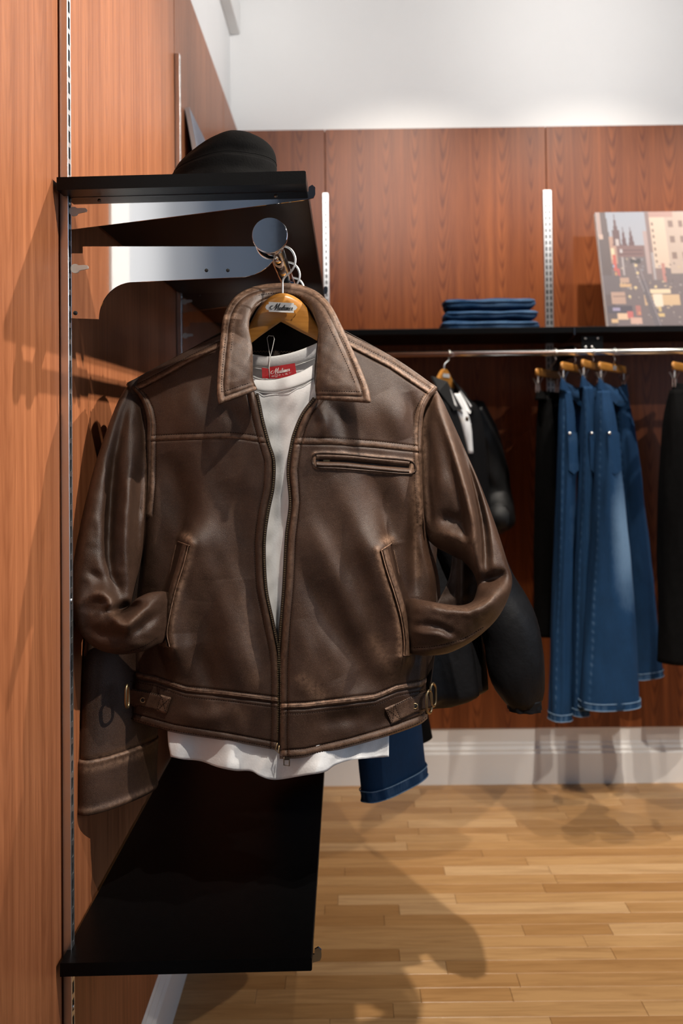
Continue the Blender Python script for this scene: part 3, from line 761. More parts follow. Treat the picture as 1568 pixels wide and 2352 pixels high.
sleeve([(328, 900, 360, 1180, 1.488, .028), (298, 884, 343, 1210, 1.474, .036), (273, 918, 334, 1240, 1.464, .046), (246, 985, 326, 1280, 1.450, .052), (214, 1082, 318, 1315, 1.434, .054), (187, 1195, 310, 1345, 1.414, .052),
        (166, 1300, 304, 1372, 1.395, .046), (160, 1375, 300, 1390, 1.382, .042), (175, 1440, 298, 1396, 1.372, .042), (215, 1486, 300, 1390, 1.366, .042), (268, 1503, 312, 1376, 1.362, .040), (325, 1497, 340, 1362, 1.366, .034), (358, 1482, 366, 1358, 1.382, .028), (376, 1476, 384, 1360, 1.402, .020), (405, 1462, 410, 1370, 1.440, .012)],
       soft([([(296, 905), (264, 1050), (252, 1190), (252, 1300), (285, 1390)], 13, -.022), ([(240, 1010), (208, 1150), (186, 1290), (180, 1360)], 20, .008), ([(312, 1000), (296, 1130), (290, 1260), (302, 1370)], 15, .016),
             ([(318, 1080), (316, 1200), (318, 1320)], 9, -.010), ([(246, 1408), (275, 1400), (325, 1385)], 11, -.034), ([(178, 1385), (225, 1362), (252, 1378), (260, 1415), (288, 1440), (322, 1410), (368, 1370)], 12, .013),
             ([(300, 1460), (340, 1430), (376, 1400)], 12, -.007), ([(190, 1440), (240, 1455), (290, 1462)], 15, -.006), ([(195, 1480), (270, 1492), (350, 1475)], 10, .004), ([(200, 1310), (225, 1330), (245, 1335)], 12, -.006)])
       + [(shift(ARML, -13, 0), 5, -.004), ([(300, 1498), (340, 1484), (372, 1462)], 2.2, -.002)],
       [([(240, 1010), (208, 1150), (186, 1290)], 14, .12), ([(178, 1385), (225, 1362), (252, 1378), (260, 1415), (288, 1440), (322, 1410)], 8, .25), (shift(ARML, -5, 0), 5, .3)], 41)

# underside of the bent sleeve, seen dark through the loop of the arm
S = coons([(1040, 1262), (1068, 1268), (1096, 1300)], [(1000, 1392), (1040, 1398), (1100, 1388)], [(1040, 1262), (1030, 1330), (1000, 1392)], [(1096, 1300), (1102, 1345), (1100, 1388)], 24, 30)
yv = 1.452 - .016 * np.exp(-((S[..., 0] - 1062) / 10) ** 2) + .003 * wob(S[..., 0], S[..., 1], 40, 15)
grid('sleeve_underside', at(S[..., 0], S[..., 1], yv), M['lining'], J, attrs={'wear': .25 * np.exp(-((S[..., 1] - 1372 + (S[..., 0] - 1050) * -.2) / 4) ** 2)}, thick=.002)

# ribbons laid on the jacket front: seam welts, pocket lips, straps, zip tapes
def strip(name, line, wpx, h, mat, n=60, prof=9, flat=False, lift=0.0, parent=None, wear=.4, taper=False, smooth=True, label=None):
    L = cr(line, n); T = np.gradient(L, axis=0); T /= np.linalg.norm(T, axis=1, keepdims=True); N = np.c_[-T[:, 1], T[:, 0]]
    s = np.linspace(-1, 1, prof); hh = h * (np.clip((1 - np.abs(s)) / .18, 0, 1) ** .5 if flat else np.sqrt(1 - s ** 2))
    tw = np.ones(n) if not taper else np.clip((1 - np.linspace(0, 1, n)) / .6, .05, 1)
    P = L[:, None, :] + N[:, None, :] * s[None, :, None] * (wpx / 2) * tw[:, None, None]
    q = P.reshape(-1, 2)
    Y = jY(q) - lift - (hh[None] * tw[:, None]).ravel() + np.tile(np.where(np.abs(s) > .99, .004, 0), n)
    w = np.clip(wear * (.4 + .9 * np.tile(np.abs(s) ** 3, n)) if flat else np.full(len(q), wear), 0, 1)
    return grid(name, at(q[:, 0], q[:, 1], Y).reshape(n, prof, 3), mat, parent or J, attrs={'wear': w}, label=label)
strip('armhole_seam', shift(ARML, 1, 0) + [(331, 1215)], 11, .0055, M['leather'], wear=.16, taper=True)
strip('armhole_seam', shift(ARMR, -2, 0) + [(977, 1228)], 11, .0055, M['leather'], wear=.24, taper=True)

from mathutils.bvhtree import BVHTree
def caster(o):
    '''Pixels to points on the near side of a finished mesh.'''
    w = wloc(o); bv = BVHTree.FromPolygons([v.co + w for v in o.data.vertices], [p.vertices for p in o.data.polygons])
    def f(P, lift=0.0):
        out = []
        for p in np.atleast_2d(P):
            e = Vector(at(p[0], p[1], 1.4)) - Vector((0, 0, CAMZ)); e.normalize()
            h = bv.ray_cast(Vector((0, 0, CAMZ)), e)[0]
            out.append(np.array(h if h is not None else Vector((0, 0, CAMZ)) + e * 1.45) - np.array(e) * lift)
        return np.array(out)
    return f
def stitches(name, lines, sp=5.6, ln=3.4, lift=.0015, mat=None, parent=None, on=on):
    m = MB()
    for L in lines:
        L = np.asarray(L, float); tot = np.linalg.norm(np.diff(L, axis=0), axis=1).sum(); n = int(tot / sp)
        c = cr(L, n * 2 + 1); a, b_ = c[0:-1:2], c[1::2]
        k = ln / sp / .5; b_ = a + (b_ - a) * min(k, 1.35)
        d = b_ - a; d /= np.linalg.norm(d, axis=1, keepdims=True) + 1e-9; nn = np.c_[-d[:, 1], d[:, 0]] * .75
        A0, A1, B0, B1 = on(a - nn, lift), on(a + nn, lift), on(b_ - nn, lift), on(b_ + nn, lift)
        mid = on((a + b_) / 2, lift + .0005)
        for i in range(len(a)):
            m.add([A0[i], A1[i], B1[i], B0[i], mid[i]], [(0, 1, 4), (1, 2, 4), (2, 3, 4), (3, 0, 4)])
    return m.build(name, mat or M['thread'], parent or J, False, kind='stuff')
stitches('stitching', [shift(YOKL, 0, -13), shift(YOKR, 0, -15), shift(WSTL, 0, 17), shift(WSTR, 0, 18), shift(WSTR, 0, -7), shift(WSTL, 0, -7), shift(HEML, 0, -17), shift(HEMR, 0, -19), shift(HEML, 0, -3), shift(HEMR, 0, -3.5),
                       shift(ZIPL, -17, 0)[1:], shift(ZIPR, 17, 0)[1:], shift(SHOL, 8, 10)[:4], shift(SHOR, -3, 11)[1:], shift(ARML, 17, 3), shift(ARMR, -17, 3), shift(PKTL, 5, 0), shift(PKTR, -5, 0)])

k = o_[:, :2] + (i_[:, :2] - o_[:, :2]) * (9.0 / np.linalg.norm(i_[:, :2] - o_[:, :2], axis=1))[:, None]
k2 = o_[:, :2] + (i_[:, :2] - o_[:, :2]) * (25.0 / np.linalg.norm(i_[:, :2] - o_[:, :2], axis=1))[:, None]
endl = lambda j: [tuple(o_[j, :2] * (1 - f) + i_[j, :2] * f) for f in (.12, .4, .7, .95)]
stitches('stitching', [k[8:-8:6], k2[40:-14:6], endl(8), endl(-9)], lift=.0022, parent=collar_o, on=caster(collar_o))
stitches('stitching', [[(950, 1488), (1000, 1484), (1060, 1468), (1112, 1440)]], lift=.0008, parent=SLV[0], on=caster(SLV[0]))
stitches('stitching', [[(300, 1496), (335, 1482), (362, 1464)]], lift=.0008, parent=SLV[1], on=caster(SLV[1]))

# hand pockets
def pocket(line, sgn):
    d = 1 if sgn > 0 else -1
    w = strip('pocket_welt', shift(line, 4 * d * -1, 0), 15, .0075, M['leather'], wear=.30)
    strip('piping', shift(line, 5 * d, 0), 3.2, .0095, M['leather'], parent=w, wear=.95, lift=.001)
    top = line[0]
    inner = [(top[0] - 17 * d, top[1] + 1), (top[0] - 27 * d, top[1] + 45), (top[0] - 36 * d, top[1] + 92)]
    strip('pocket_mouth_shade', inner, 13, .0006, M['hole'], parent=w, lift=.0016, taper=True)  # dark strip laid on as the shade inside the pocket opening
    strip('piping', shift(inner, -7 * d, 0), 3, .002, M['leather'], parent=w, lift=.0016, wear=.45, taper=True)
    strip('end_tack', [(top[0] + 7 * d, top[1] + 4), (top[0] - 20 * d, top[1] - 6 if d > 0 else top[1] - 14)], 4, .006, M['leather'], parent=w, wear=.9)
    b_ = line[-1]
    strip('end_tack', [(b_[0] + 3 * d, b_[1]), (b_[0] - 20 * d, b_[1] - 6)], 4, .005, M['leather'], parent=w, wear=.6)
    return w
pocket(PKTL, 1); pocket(PKTR, -1)
# zipped chest pocket
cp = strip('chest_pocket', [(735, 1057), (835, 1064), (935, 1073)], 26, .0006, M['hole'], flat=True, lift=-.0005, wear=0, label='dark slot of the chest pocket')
strip('pocket_lip', [(727, 1050.5), (790, 1051.5), (860, 1058.5), (940, 1066)], 14.5, .0072, M['leather'], parent=cp, wear=.12)
strip('pocket_lip', [(727, 1065), (790, 1067), (860, 1074), (940, 1080.5)], 13, .0072, M['leather'], parent=cp, wear=.08)
fr = cr(CHEST[:-1], 90, True)
fq = [on(fr, .0022)[i] for i in range(90)]
tube('piping', fq, .0014, M['leather'], cp, 8, True)
Pq = at([742, 757, 757, 742], [1055, 1056, 1062, 1061], 1.3925); MB().prism(Pq, Pq + np.array([0, .004, 0])).build('zip_slider', M['brass'], cp)

# zip: tape and metal teeth along both edges
def zipper(line, sgn):
    ln = shift(line, 4.6 * sgn, 0)
    tp = strip('zip_tape', shift(line, 3 * sgn, 0), 11, .0004, M['lining'], n=140, lift=-.006, flat=True, wear=0)
    c = cr(ln, 2000); tot = np.linalg.norm(np.diff(c, axis=0), axis=1).sum(); n = int(tot / 5.0); c = cr(ln, n)
    T = np.gradient(c, axis=0); T /= np.linalg.norm(T, axis=1, keepdims=True); N = np.c_[-T[:, 1], T[:, 0]]
    Yz = jY(c) + .0020; m = MB()
    for i in range(n):
        a = at(*(c[i] - N[i] * 1.7), Yz[i]); b_ = at(*(c[i] + N[i] * 1.7), Yz[i])
        e = at(*(c[i] + T[i] * 1.25), Yz[i]) - at(*c[i], Yz[i]); f = np.array([0, .0013, 0])
        m.add([a - e - f, a + e - f, b_ + e - f, b_ - e - f, a - e + f, a + e + f, b_ + e + f, b_ - e + f],
              [(0, 1, 2, 3), (7, 6, 5, 4), (0, 4, 5, 1), (1, 5, 6, 2), (2, 6, 7, 3), (3, 7, 4, 0)])
    m.build('zip_teeth', M['brass'], tp, False, kind='stuff', label='antique brass zip teeth')
zipper(ZIPL[:-1], 1); zipper(ZIPR[:-1], -1)
# zip pulls hanging below the hem
zp = tube('zip_pull', [at(*p, 1.386) for p in [(652, 1738), (652, 1757), (664, 1759), (665, 1738)]], .0011, M['darkmetal'], J, 8)
Pq = at([652, 665, 665, 652], [1736, 1736, 1746, 1746], 1.385); MB().prism(Pq, Pq + np.array([0, .003, 0])).build('pull_plate', M['darkmetal'], zp)
tube('zip_pull', [at(*p, 1.392) for p in [(637, 1706), (632, 1722), (640, 1730), (641, 1712)]], .0010, M['brass'], J, 8)

# side straps with eyelet and double brass ring
def strap(line, ey, ring, rings_x, sgn):
    s = strip('side_strap', line, 42 if sgn > 0 else 40, .0050, M['leather'], n=50, prof=15, flat=True, wear=.25)
    e0, e1 = np.array(line[-1]), np.array(line[-2]); d = (e0 - e1) / np.linalg.norm(e0 - e1); n_ = np.array([-d[1], d[0]])
    strip('strap_tip', [e0 - d * 24, e0 - d * 1], 43, .0068, M['leather'], n=16, prof=13, flat=True, parent=s, wear=.55)
    a = [e0 - d * 22 + n_ * 16, e0 - d * 4 - n_ * 16]; c = [e0 - d * 22 - n_ * 16, e0 - d * 4 + n_ * 16]
    stitches('stitching', [a, c, [e0 - d * 24 - n_ * 17, e0 - d * 24 + n_ * 17], [e0 - d * 3 - n_ * 17, e0 - d * 3 + n_ * 17]], 4.6, 3, .0072, M['thread'], s)
    L = np.asarray(line, float); N = np.array([n_ * 17, -n_ * 17])
    stitches('stitching', [L + N[0], L + N[1]], 4.6, 3, .0052, M['thread'], s)
    c0 = on([ey], .0052)[0]; th = np.linspace(0, 2 * np.pi, 24, endpoint=False)
    tube('eyelet', [c0 + .0040 * np.array([math.cos(t), 0, math.sin(t)]) for t in th], .0011, M['brass'], s, 8, True)
    MB().tube([c0 + (0, -.0003, 0), c0 + (0, .002, 0)], .0033, 16).build('eyelet_hole', M['hole'], s, True)
    for x, dy, wd, Yr in rings_x:
        ctr = np.array(ring) + (x, dy)
        pts = [ctr + (wd * math.cos(t) * (1 if abs(math.cos(t)) > .3 else 1), 26 * np.sign(math.sin(t)) * abs(math.sin(t)) ** .55) for t in th]
        tube('buckle_ring', [at(p[0], p[1], Yr + .008 * math.cos(t)) for p, t in zip(pts, th)], .0023, M['brass'], s, 10, True)
strap([(986, 1606), (950, 1618), (925, 1630), (891, 1645)], (953, 1622), (988, 1604), [(-3, 8, 6, 1.428), (6, -8, 6, 1.440)], 1)
strap([(291, 1600), (330, 1606), (360, 1613), (388, 1621)], (328, 1608), (292, 1599), [(0, 0, 3.2, 1.412)], -1)

# ------------------------------------------------------------------ wooden hanger with a name plate
LETTERS = [  # script lettering as pen strokes, x-height 1
    [(-.25, 1.25), (-.75, 1.35), (-1.1, .95), (-.95, .35), (-.45, .2), (.1, .6), (.55, 1.45), (.85, 2.1)], [(.85, 2.1), (.80, 1.2), (.72, .05)], [(.72, .05), (1.15, 1.1), (1.7, 2.15)], [(1.7, 2.15), (1.55, 1.2), (1.5, .25), (1.68, .0), (1.95, .25)],
    [(1.95, .25), (2.15, .95)], [(2.15, .95), (2.02, .3), (2.18, 0), (2.48, .3), (2.72, .95)], [(2.72, .95), (2.62, .3), (2.76, 0), (2.98, .25)],
    [(2.98, .25), (3.38, 1.7)], [(3.38, 1.7), (3.08, .3), (3.22, 0), (3.48, .25)], [(2.98, 1.05), (3.3, 1.02), (3.62, 1.1)],
    [(3.48, .25), (3.70, .95)], [(3.70, .95), (3.58, .3), (3.70, 0), (3.92, .25)], [(3.80, 1.38), (3.86, 1.45)],
    [(3.92, .25), (4.12, .92)], [(4.14, .95), (4.02, .0)], [(4.02, .1), (4.28, .82), (4.45, .92), (4.48, .7), (4.34, .0)], [(4.36, .15), (4.62, .82), (4.80, .92), (4.82, .65), (4.72, .2), (4.86, 0), (5.08, .25)],
    [(5.08, .25), (5.36, .55), (5.47, .85), (5.33, .97), (5.17, .6), (5.22, .1), (5.45, .02), (5.68, .3)],
    [(5.68, .3), (5.86, 1.05), (5.95, .82), (6.15, .88), (6.02, .4), (6.08, .05), (6.35, .2)]]
def lettering(name, org, ex, ey, en, unit, mat, parent, slant=.28):
    """Broad-nib pen strokes from org along ex, up ey, raised along en; unit = x-height in metres."""
    org, ex, ey, en = map(np.asarray, (org, ex, ey, en)); m = MB()
    nib = np.array([.115, .055])
    for st in LETTERS:
        c = cr(st, 12) if len(st) > 2 else cr(st, 5)
        T = np.gradient(c, axis=0); T /= np.linalg.norm(T, axis=1, keepdims=True) + 1e-9
        N = np.c_[-T[:, 1], T[:, 0]]
        w = .038 + .095 * np.abs(T[:, 1] * np.where(T[:, 1] < 0, 1, .12))
        c = c + np.c_[c[:, 1] * slant, np.zeros(len(c))]
        a = c - N * w[:, None]; b_ = c + N * w[:, None]
        V = [org + unit * (p[0] * ex + p[1] * ey) for p in np.vstack([a, b_])]
        n = len(c)
        m.add(V + [v + en * unit * .10 for v in V], [(i, i + 1, n + i + 1, n + i) for i in range(n - 1)] + [(2 * n + i, 2 * n + i + 1, 3 * n + i + 1, 3 * n + i)[::-1] for i in range(n - 1)]
              + [(i, i + 1, 2 * n + i + 1, 2 * n + i) for i in range(n - 1)] + [(n + i, n + i + 1, 3 * n + i + 1, 3 * n + i) for i in range(n - 1)])
    return m.build(name, mat, parent)

HY = 1.462
hg = empty('coat_hanger', at(648, 672, HY), 'varnished wooden hanger with silver name plate inside the brown jacket collar', 'hanger')
top = cr([(318, 905), (400, 862), (480, 815), (540, 778), (572, 745), (600, 702), (622, 681), (648, 673), (676, 681), (700, 701), (728, 745), (765, 782), (820, 818), (900, 866), (972, 912)], 121)
bot = cr([(322, 921), (400, 890), (480, 850), (560, 800), (603, 768), (645, 739)], 60)
bot = np.vstack([bot, cr([(645, 739), (690, 763), (728, 783), (820, 842), (900, 890), (968, 925)], 62)[1:]])
s = np.linspace(0, 1, 9)[:, None, None]
px = top[None] * (1 - s) + bot[None] * s
fx = np.abs(px[..., 0] - 645) / 330.0
Yf = HY - .010 + .030 * fx ** 1.6 + .010 * np.minimum(fx, .3)
Yf = Yf + .004 * (np.abs(s[..., 0] - .5) * 2) ** 4
front = at(px[..., 0], px[..., 1], Yf); back = at(px[..., 0], px[..., 1], Yf + .016 - .008 * (np.abs(s[..., 0] - .5) * 2) ** 4)
loop = np.concatenate([front, back[::-1]], 0)
grid('body', loop, M['hanger'], hg, closev=True)
HK = [(648.5, 680), (648.5, 662), (649, 645), (655, 635), (668, 624), (676, 610), (678, 595), (673, 580), (664, 570), (650, 565), (637, 566), (626, 573), (620, 583)]
hc = cr(HK, 70)
tube('hook', at(hc[:, 0], hc[:, 1], HY - .004 + 0 * hc[:, 0]), .0018, M['wire'], hg, 12)
pl_ = [(617, 694), (675, 695)] ; PLQ = [(617, 693.5), (674.5, 696), (674.5, 699.5), (679, 701), (682.5, 706), (679, 711.5), (674.5, 713), (674.5, 718.5), (617, 716), (617, 712.5), (612, 711), (609, 705.5), (612, 700), (617, 698.5)]
PA = at([p[0] for p in PLQ], [p[1] for p in PLQ], HY - .0170)
npl = MB().prism(PA, PA + np.array([0, .0022, 0])).build('name_plate', M['tag_plate'], hg, label='small silver plate with black script lettering')
o0, o1, o2 = at(627, 711.5, HY - .0172), at(670, 713, HY - .0172), at(627, 691.5, HY - .0172)
ex = (o1 - o0) / np.linalg.norm(o1 - o0); ey = (o2 - o0) / np.linalg.norm(o2 - o0)
lettering('lettering', o0, ex, ey, (0, -1, 0), 7.0 * HY / F, M['black'], npl)

# ------------------------------------------------------------------ white tee inside the jacket
TS = empty('tee_shirt', at(640, 1790, 1.43), 'white cotton tee hanging inside the brown jacket, its hem below', 'shirt')
nv_, nu_ = 150, 110
yy = np.linspace(0, 1, nv_)
topc = cr([(540, 852), (570, 868), (600, 876), (640, 872), (690, 858), (726, 838), (760, 815)], nu_)
botc = cr([(392, 1738), (420, 1744), (460, 1748), (500, 1762), (540, 1770), (575, 1771), (598, 1783), (620, 1790), (645, 1790), (700, 1781), (745, 1773), (768, 1758), (800, 1747), (845, 1742), (893, 1738)], nu_)
L_ = cr([(540, 852), (470, 960), (420, 1200), (385, 1500), (385, 1680), (392, 1738)], nv_); R_ = cr([(760, 815), (850, 960), (885, 1200), (895, 1500), (893, 1700), (893, 1738)], nv_)
S = coons(topc, botc, L_, R_, nu_, nv_)
x, y = S[..., 0], S[..., 1]
hemw = np.clip((y - 1560) / 200, 0, 1)
ty = jbase(x, y) + .026 - .012 * np.exp(-((y - 880) / 60) ** 2) + hemw * (.010 * np.sin((x - 600) / 31.0) + .006 * np.sin((x - 500) / 17.0 + y / 60)) - hemw * .018 + .0025 * wob(x, y, 80, 51)
ty += .0015 * wob(x + y * .5, y * .4, 30, 52)
grid('body', at(x, y, ty), M['tee'], TS, thick=.0012)
# back of the tee with its neck tape, and the front neck rib
S2 = coons([(545, 822), (582, 815), (620, 819), (660, 815), (700, 803), (728, 790), (765, 770)], [(395, 1700), (640, 1745), (893, 1690)],
           [(545, 822), (470, 960), (395, 1700)], [(765, 770), (850, 960), (893, 1690)], 60, 60)
yb = 1.475 + .045 * np.clip((S2[..., 1] - 790) / 500, 0, 1) - .03 * np.clip((S2[..., 1] - 1500) / 250, 0, 1) * 0 + .003 * wob(S2[..., 0], S2[..., 1], 90, 61)
grid('back', at(S2[..., 0], S2[..., 1], yb), M['tee'], TS, thick=.0012)
def band(name, up, lo, Ya, Yb, mat, parent, n=80, m=12, bulge=.003, **k):
    a, b_ = cr(up, n), cr(lo, n); t = np.linspace(0, 1, m)[:, None, None]
    q = a[None] * (1 - t) + b_[None] * t
    Y = Ya * (1 - t[..., 0]) + Yb * t[..., 0] - bulge * np.sin(np.pi * t[..., 0]) ** .5
    return grid(name, at(q[..., 0], q[..., 1], Y), mat, parent, thick=.0016, **k)
fy = lambda pts, off: jbase(cr(pts, 80)[:, 0], cr(pts, 80)[:, 1])[None] + off
fu = [(556, 862), (580, 871), (610, 874), (645, 870), (685, 857), (712, 843), (735, 826)]; fl_ = [(556, 884), (580, 893), (612, 899), (648, 896), (690, 884), (718, 870), (738, 856)]
band('neck_rib', fu, fl_, fy(fu, .013), fy(fl_, .012), M['tee'], TS)
bu = [(552, 810), (582, 815), (620, 819), (655, 814), (690, 804), (728, 788), (750, 775)]; bl = [(552, 838), (582, 842), (620, 846), (655, 842), (692, 832), (728, 818), (750, 806)]
band('neck_rib', bu, bl, 1.466, 1.472, M['tee'], TS)
for k, (ln, Yq) in enumerate(((shift(fl_, 0, 3), fy(fl_, .0105)[0]), (shift(bl, 0, 3), 1.470))):
    c = cr(ln, 80); tube('neck_seam', at(c[:, 0], c[:, 1], Yq), .0005, M['tee'], TS, 6)
# red neck label with white lettering, and the swing-tag string
LQ = [(601, 844), (617, 847), (620, 843), (677, 834), (681, 861), (640, 869), (617, 870), (602, 868)]
LY = [1.452, 1.4535, 1.4535, 1.451, 1.449, 1.4505, 1.4515, 1.450]
PA = at([p[0] for p in LQ], [p[1] for p in LQ], np.array(LY) - .004)
rl = MB().prism(PA, PA + np.array([0, .0008, 0])).build('neck_label', M['red'], TS, label='red satin label with white script lettering')
o0, o1, o2 = at(622, 860.5, 1.4468), at(672, 851.5, 1.4465), at(619, 845, 1.4468)
ex = (o1 - o0) / np.linalg.norm(o1 - o0); ey = (o2 - o0) / np.linalg.norm(o2 - o0)
lettering('lettering', o0 + ex * .0045, ex, ey, (0, -1, 0), 6.0 * 1.447 / F, M['white'], rl)
def word(txt, p, size, ex, ey, mat, parent, name):
    cu = bpy.data.curves.new(name, 'FONT'); cu.body = txt; cu.size = size; cu.align_x = 'CENTER'; cu.extrude = .00008
    t = bpy.data.objects.new(name, cu)
    me = bpy.data.meshes.new_from_object(t); bpy.data.objects.remove(t)
    R = Matrix((Vector(ex), Vector(ey), Vector(ex).cross(Vector(ey)))).transposed()
    me.transform(Matrix.Translation(Vector([float(v) for v in p])) @ R.to_4x4())
    link(name, me, mat, parent, False)
for txt, fx in (('XS', .06), ('S', .22), ('M', .38), ('L', .54), ('XL', .70), ('2XL', .90)):
    p = o0 + (o1 - o0) * fx - ey * .0045 + np.array([0, -.0004, 0])
    word(txt, p, .0036, ex, ey, M['white'], rl, 'size_lettering')
    if txt == 'S': tube('size_ring', [p + ey * .0013 + .0026 * (ex * math.cos(t) + ey * math.sin(t)) for t in np.linspace(0, 6.283, 20, endpoint=False)], .00022, M['white'], rl, 5, True)
tube('tag_string', [at(*p, Y) for p, Y in (((619, 869), 1.446), ((618, 846), 1.446), ((620, 818), 1.458), ((616, 795), 1.470), ((613, 776), 1.472), ((617, 771), 1.472), ((628, 772), 1.472), ((630, 779), 1.470), ((626, 798), 1.468), ((621, 818), 1.458))], .0006, M['white'], TS, 6)
# zigzag seam inside the neck of the jacket
c = np.array([(578 + i * 3.4, 806 + (3.2 if i % 2 else 0) + .012 * i * i * .1) for i in range(34)])
tube('zigzag_stitch', at(c[:, 0], c[:, 1], 1.508), .0005, M['tanthread'], J, 5)

# ------------------------------------------------------------------ other hangers on the near rail
HANG_Y = [(1.60, 'second'), (1.76, 'third'), (1.94, 'fourth')]
for y, which in HANG_Y:
    c = empty('coat_hanger', at(648, 672, HY), None, 'hanger')
    for ch in hg.children:
        if ch.name.startswith(('hook', 'body')):
            k = ch.copy(); COL.objects.link(k); k.parent = c
    c.location.y += y - HY
    # stay level with the rail, which recedes along y
    c['label'] = {'second': 'wooden hanger whose wire hook crosses the rail just behind the foremost hook', 'third': 'wooden hanger whose hook is third along the near rail',
                  'fourth': 'wooden hanger with hook farthest along the near rail'}[which]

# ------------------------------------------------------------------ lofted garments
def frame_ring(c, a, b, rot, seg=40, p=2.3, fold=0, nf=7, ph=0.0):
    th = np.linspace(0, 2 * np.pi, seg, endpoint=False)
    r = 1 + fold * np.sin(nf * th + ph) + fold * .6 * np.sin((nf + 4) * th + ph * 2.3)
    ct, st = np.cos(th), np.sin(th)
    x = a * np.sign(ct) * np.abs(ct) ** (2 / p) * r; y = b * np.sign(st) * np.abs(st) ** (2 / p) * r
    return np.stack([c[0] + x * math.cos(rot) - y * math.sin(rot), c[1] + x * math.sin(rot) + y * math.cos(rot), np.full(seg, c[2])], -1)
def loft(name, keys, mat, parent, n=60, seg=40, p=2.3, fold=.0, nf=7, noise_=.0, caps=True, attr=None, seed=1, tilt=None, **k):
    """keys: (z, cx, cy, a, b, rot) from top to bottom."""
    K = cr(np.array(keys, float), n)
    R = np.array([frame_ring((r[1], r[2], r[0]), max(r[3], .001), max(r[4], .001), r[5], seg, p, fold * (i / (n - 1)) ** .6, nf, 1.5 * math.sin(i / n * 3)) for i, r in enumerate(K)])
    if tilt is not None: R[..., 2] += tilt(R)
    if noise_:
        th = np.linspace(0, 2 * np.pi, seg, endpoint=False)[None]; zz = K[:, 0][:, None]
        q = noise_ * (wob(th * .35, zz * .5, .30, seed) + .45 * wob(th * .7, zz * 1.6, .35, seed + 1))
        q = q * np.ones_like(R[..., 0]); win = .5 - .5 * np.cos(th * 1.0)
        d = R - R.mean(1, keepdims=True); d[..., 2] = 0; d /= np.linalg.norm(d, axis=2, keepdims=True) + 1e-9
        R = R + d * (q * win ** .25)[..., None]
    A = {}
    if attr is not None: A[attr[0]] = attr[1](R)
    return grid(name, R, mat, parent, closeu=True, caps=caps, attrs=A, **k)
def arm(name, pts, radii, mat, parent, n=46, seg=28, noise_=.004, seed=3, attrs=None):
    P = cr(np.c_[np.array(pts, float), np.array(radii, float)], n)
    V, _ = tube_verts(P[:, :3], 1.0, seg)
    d = V - P[:, None, :3]
    th = np.linspace(0, 2 * np.pi, seg, endpoint=False)[None]; s = np.linspace(0, 1, n)[:, None]
    r = P[:, 3][:, None] + noise_ * (wob(th * .5, s * 4, .45, seed) * (.5 - .5 * np.cos(th)) ** .3)
    V = P[:, None, :3] + d * r[..., None]
    return grid(name, V, mat, parent, closeu=True, caps=True, attrs=attrs)

# second brown jacket behind the first: its sleeve hangs straight down along the wall
zc = float(at(200, 1868, 1.405)[2])
J2 = empty('leather_jacket', (-.12, 1.60, .95), 'second brown leather jacket behind the front one, straight sleeve hanging beside the wall', 'jacket')
dt = math.atan2(.11, .091)
loft('body', [(1.615, -.108, 1.605, .07, .025, 0), (1.57, -.108, 1.605, .155, .026, 0), (1.51, -.110, 1.607, .235, .032, 0), (1.43, -.113, 1.61, .250, .042, 0), (1.2, -.115, 1.615, .245, .045, 0), (.97, -.115, 1.615, .24, .045, 0)], M['leather'], J2, fold=.02, noise_=.006)
loft('collar', [(1.645, -.108, 1.61, .060, .032, 0), (1.625, -.108, 1.61, .078, .040, 0), (1.585, -.108, 1.61, .092, .044, 0)], M['leather'], J2, n=16)
def s2w(R):
    z = R[..., 2]; return .5 * np.exp(-((z - zc - .083) / .0035) ** 2) + .35 * np.exp(-((z - zc - .072) / .006) ** 2) + .35 * np.exp(-((z - zc - .008) / .005) ** 2)
SK = [(1.47, -.345, 1.60, .035, .05, dt), (1.40, -.362, 1.575, .066, .05, dt), (1.25, -.375, 1.53, .078, .045, dt), (1.08, -.380, 1.49, .079, .036, dt), (zc + .084, -.3835, 1.462, .0745, .024, dt)]
loft('sleeve', SK, M['leather'], J2, fold=.012, noise_=.004, attr=('wear', s2w), seed=8)
loft('sleeve', [(1.47, .10, 1.62, .035, .05, -.4), (1.38, .105, 1.62, .06, .05, -.4), (1.20, .10, 1.58, .06, .045, -.4), (1.02, .07, 1.54, .055, .03, -.4)], M['leather'], J2, fold=.012, noise_=.004)
loft('cuff', [(zc + .085, -.3835, 1.4615, .0755, .024, dt), (zc + .082, -.3835, 1.4612, .0775, .027, dt), (zc + .074, -.3838, 1.460, .0765, .0255, dt), (zc + .04, -.3845, 1.458, .0755, .025, dt), (zc + .016, -.3845, 1.4575, .0755, .025, dt), (zc + .006, -.3845, 1.4575, .0772, .0275, dt), (zc, -.3845, 1.457, .0755, .025, dt)],
     M['leather'], J2, n=60, attr=('wear', s2w))

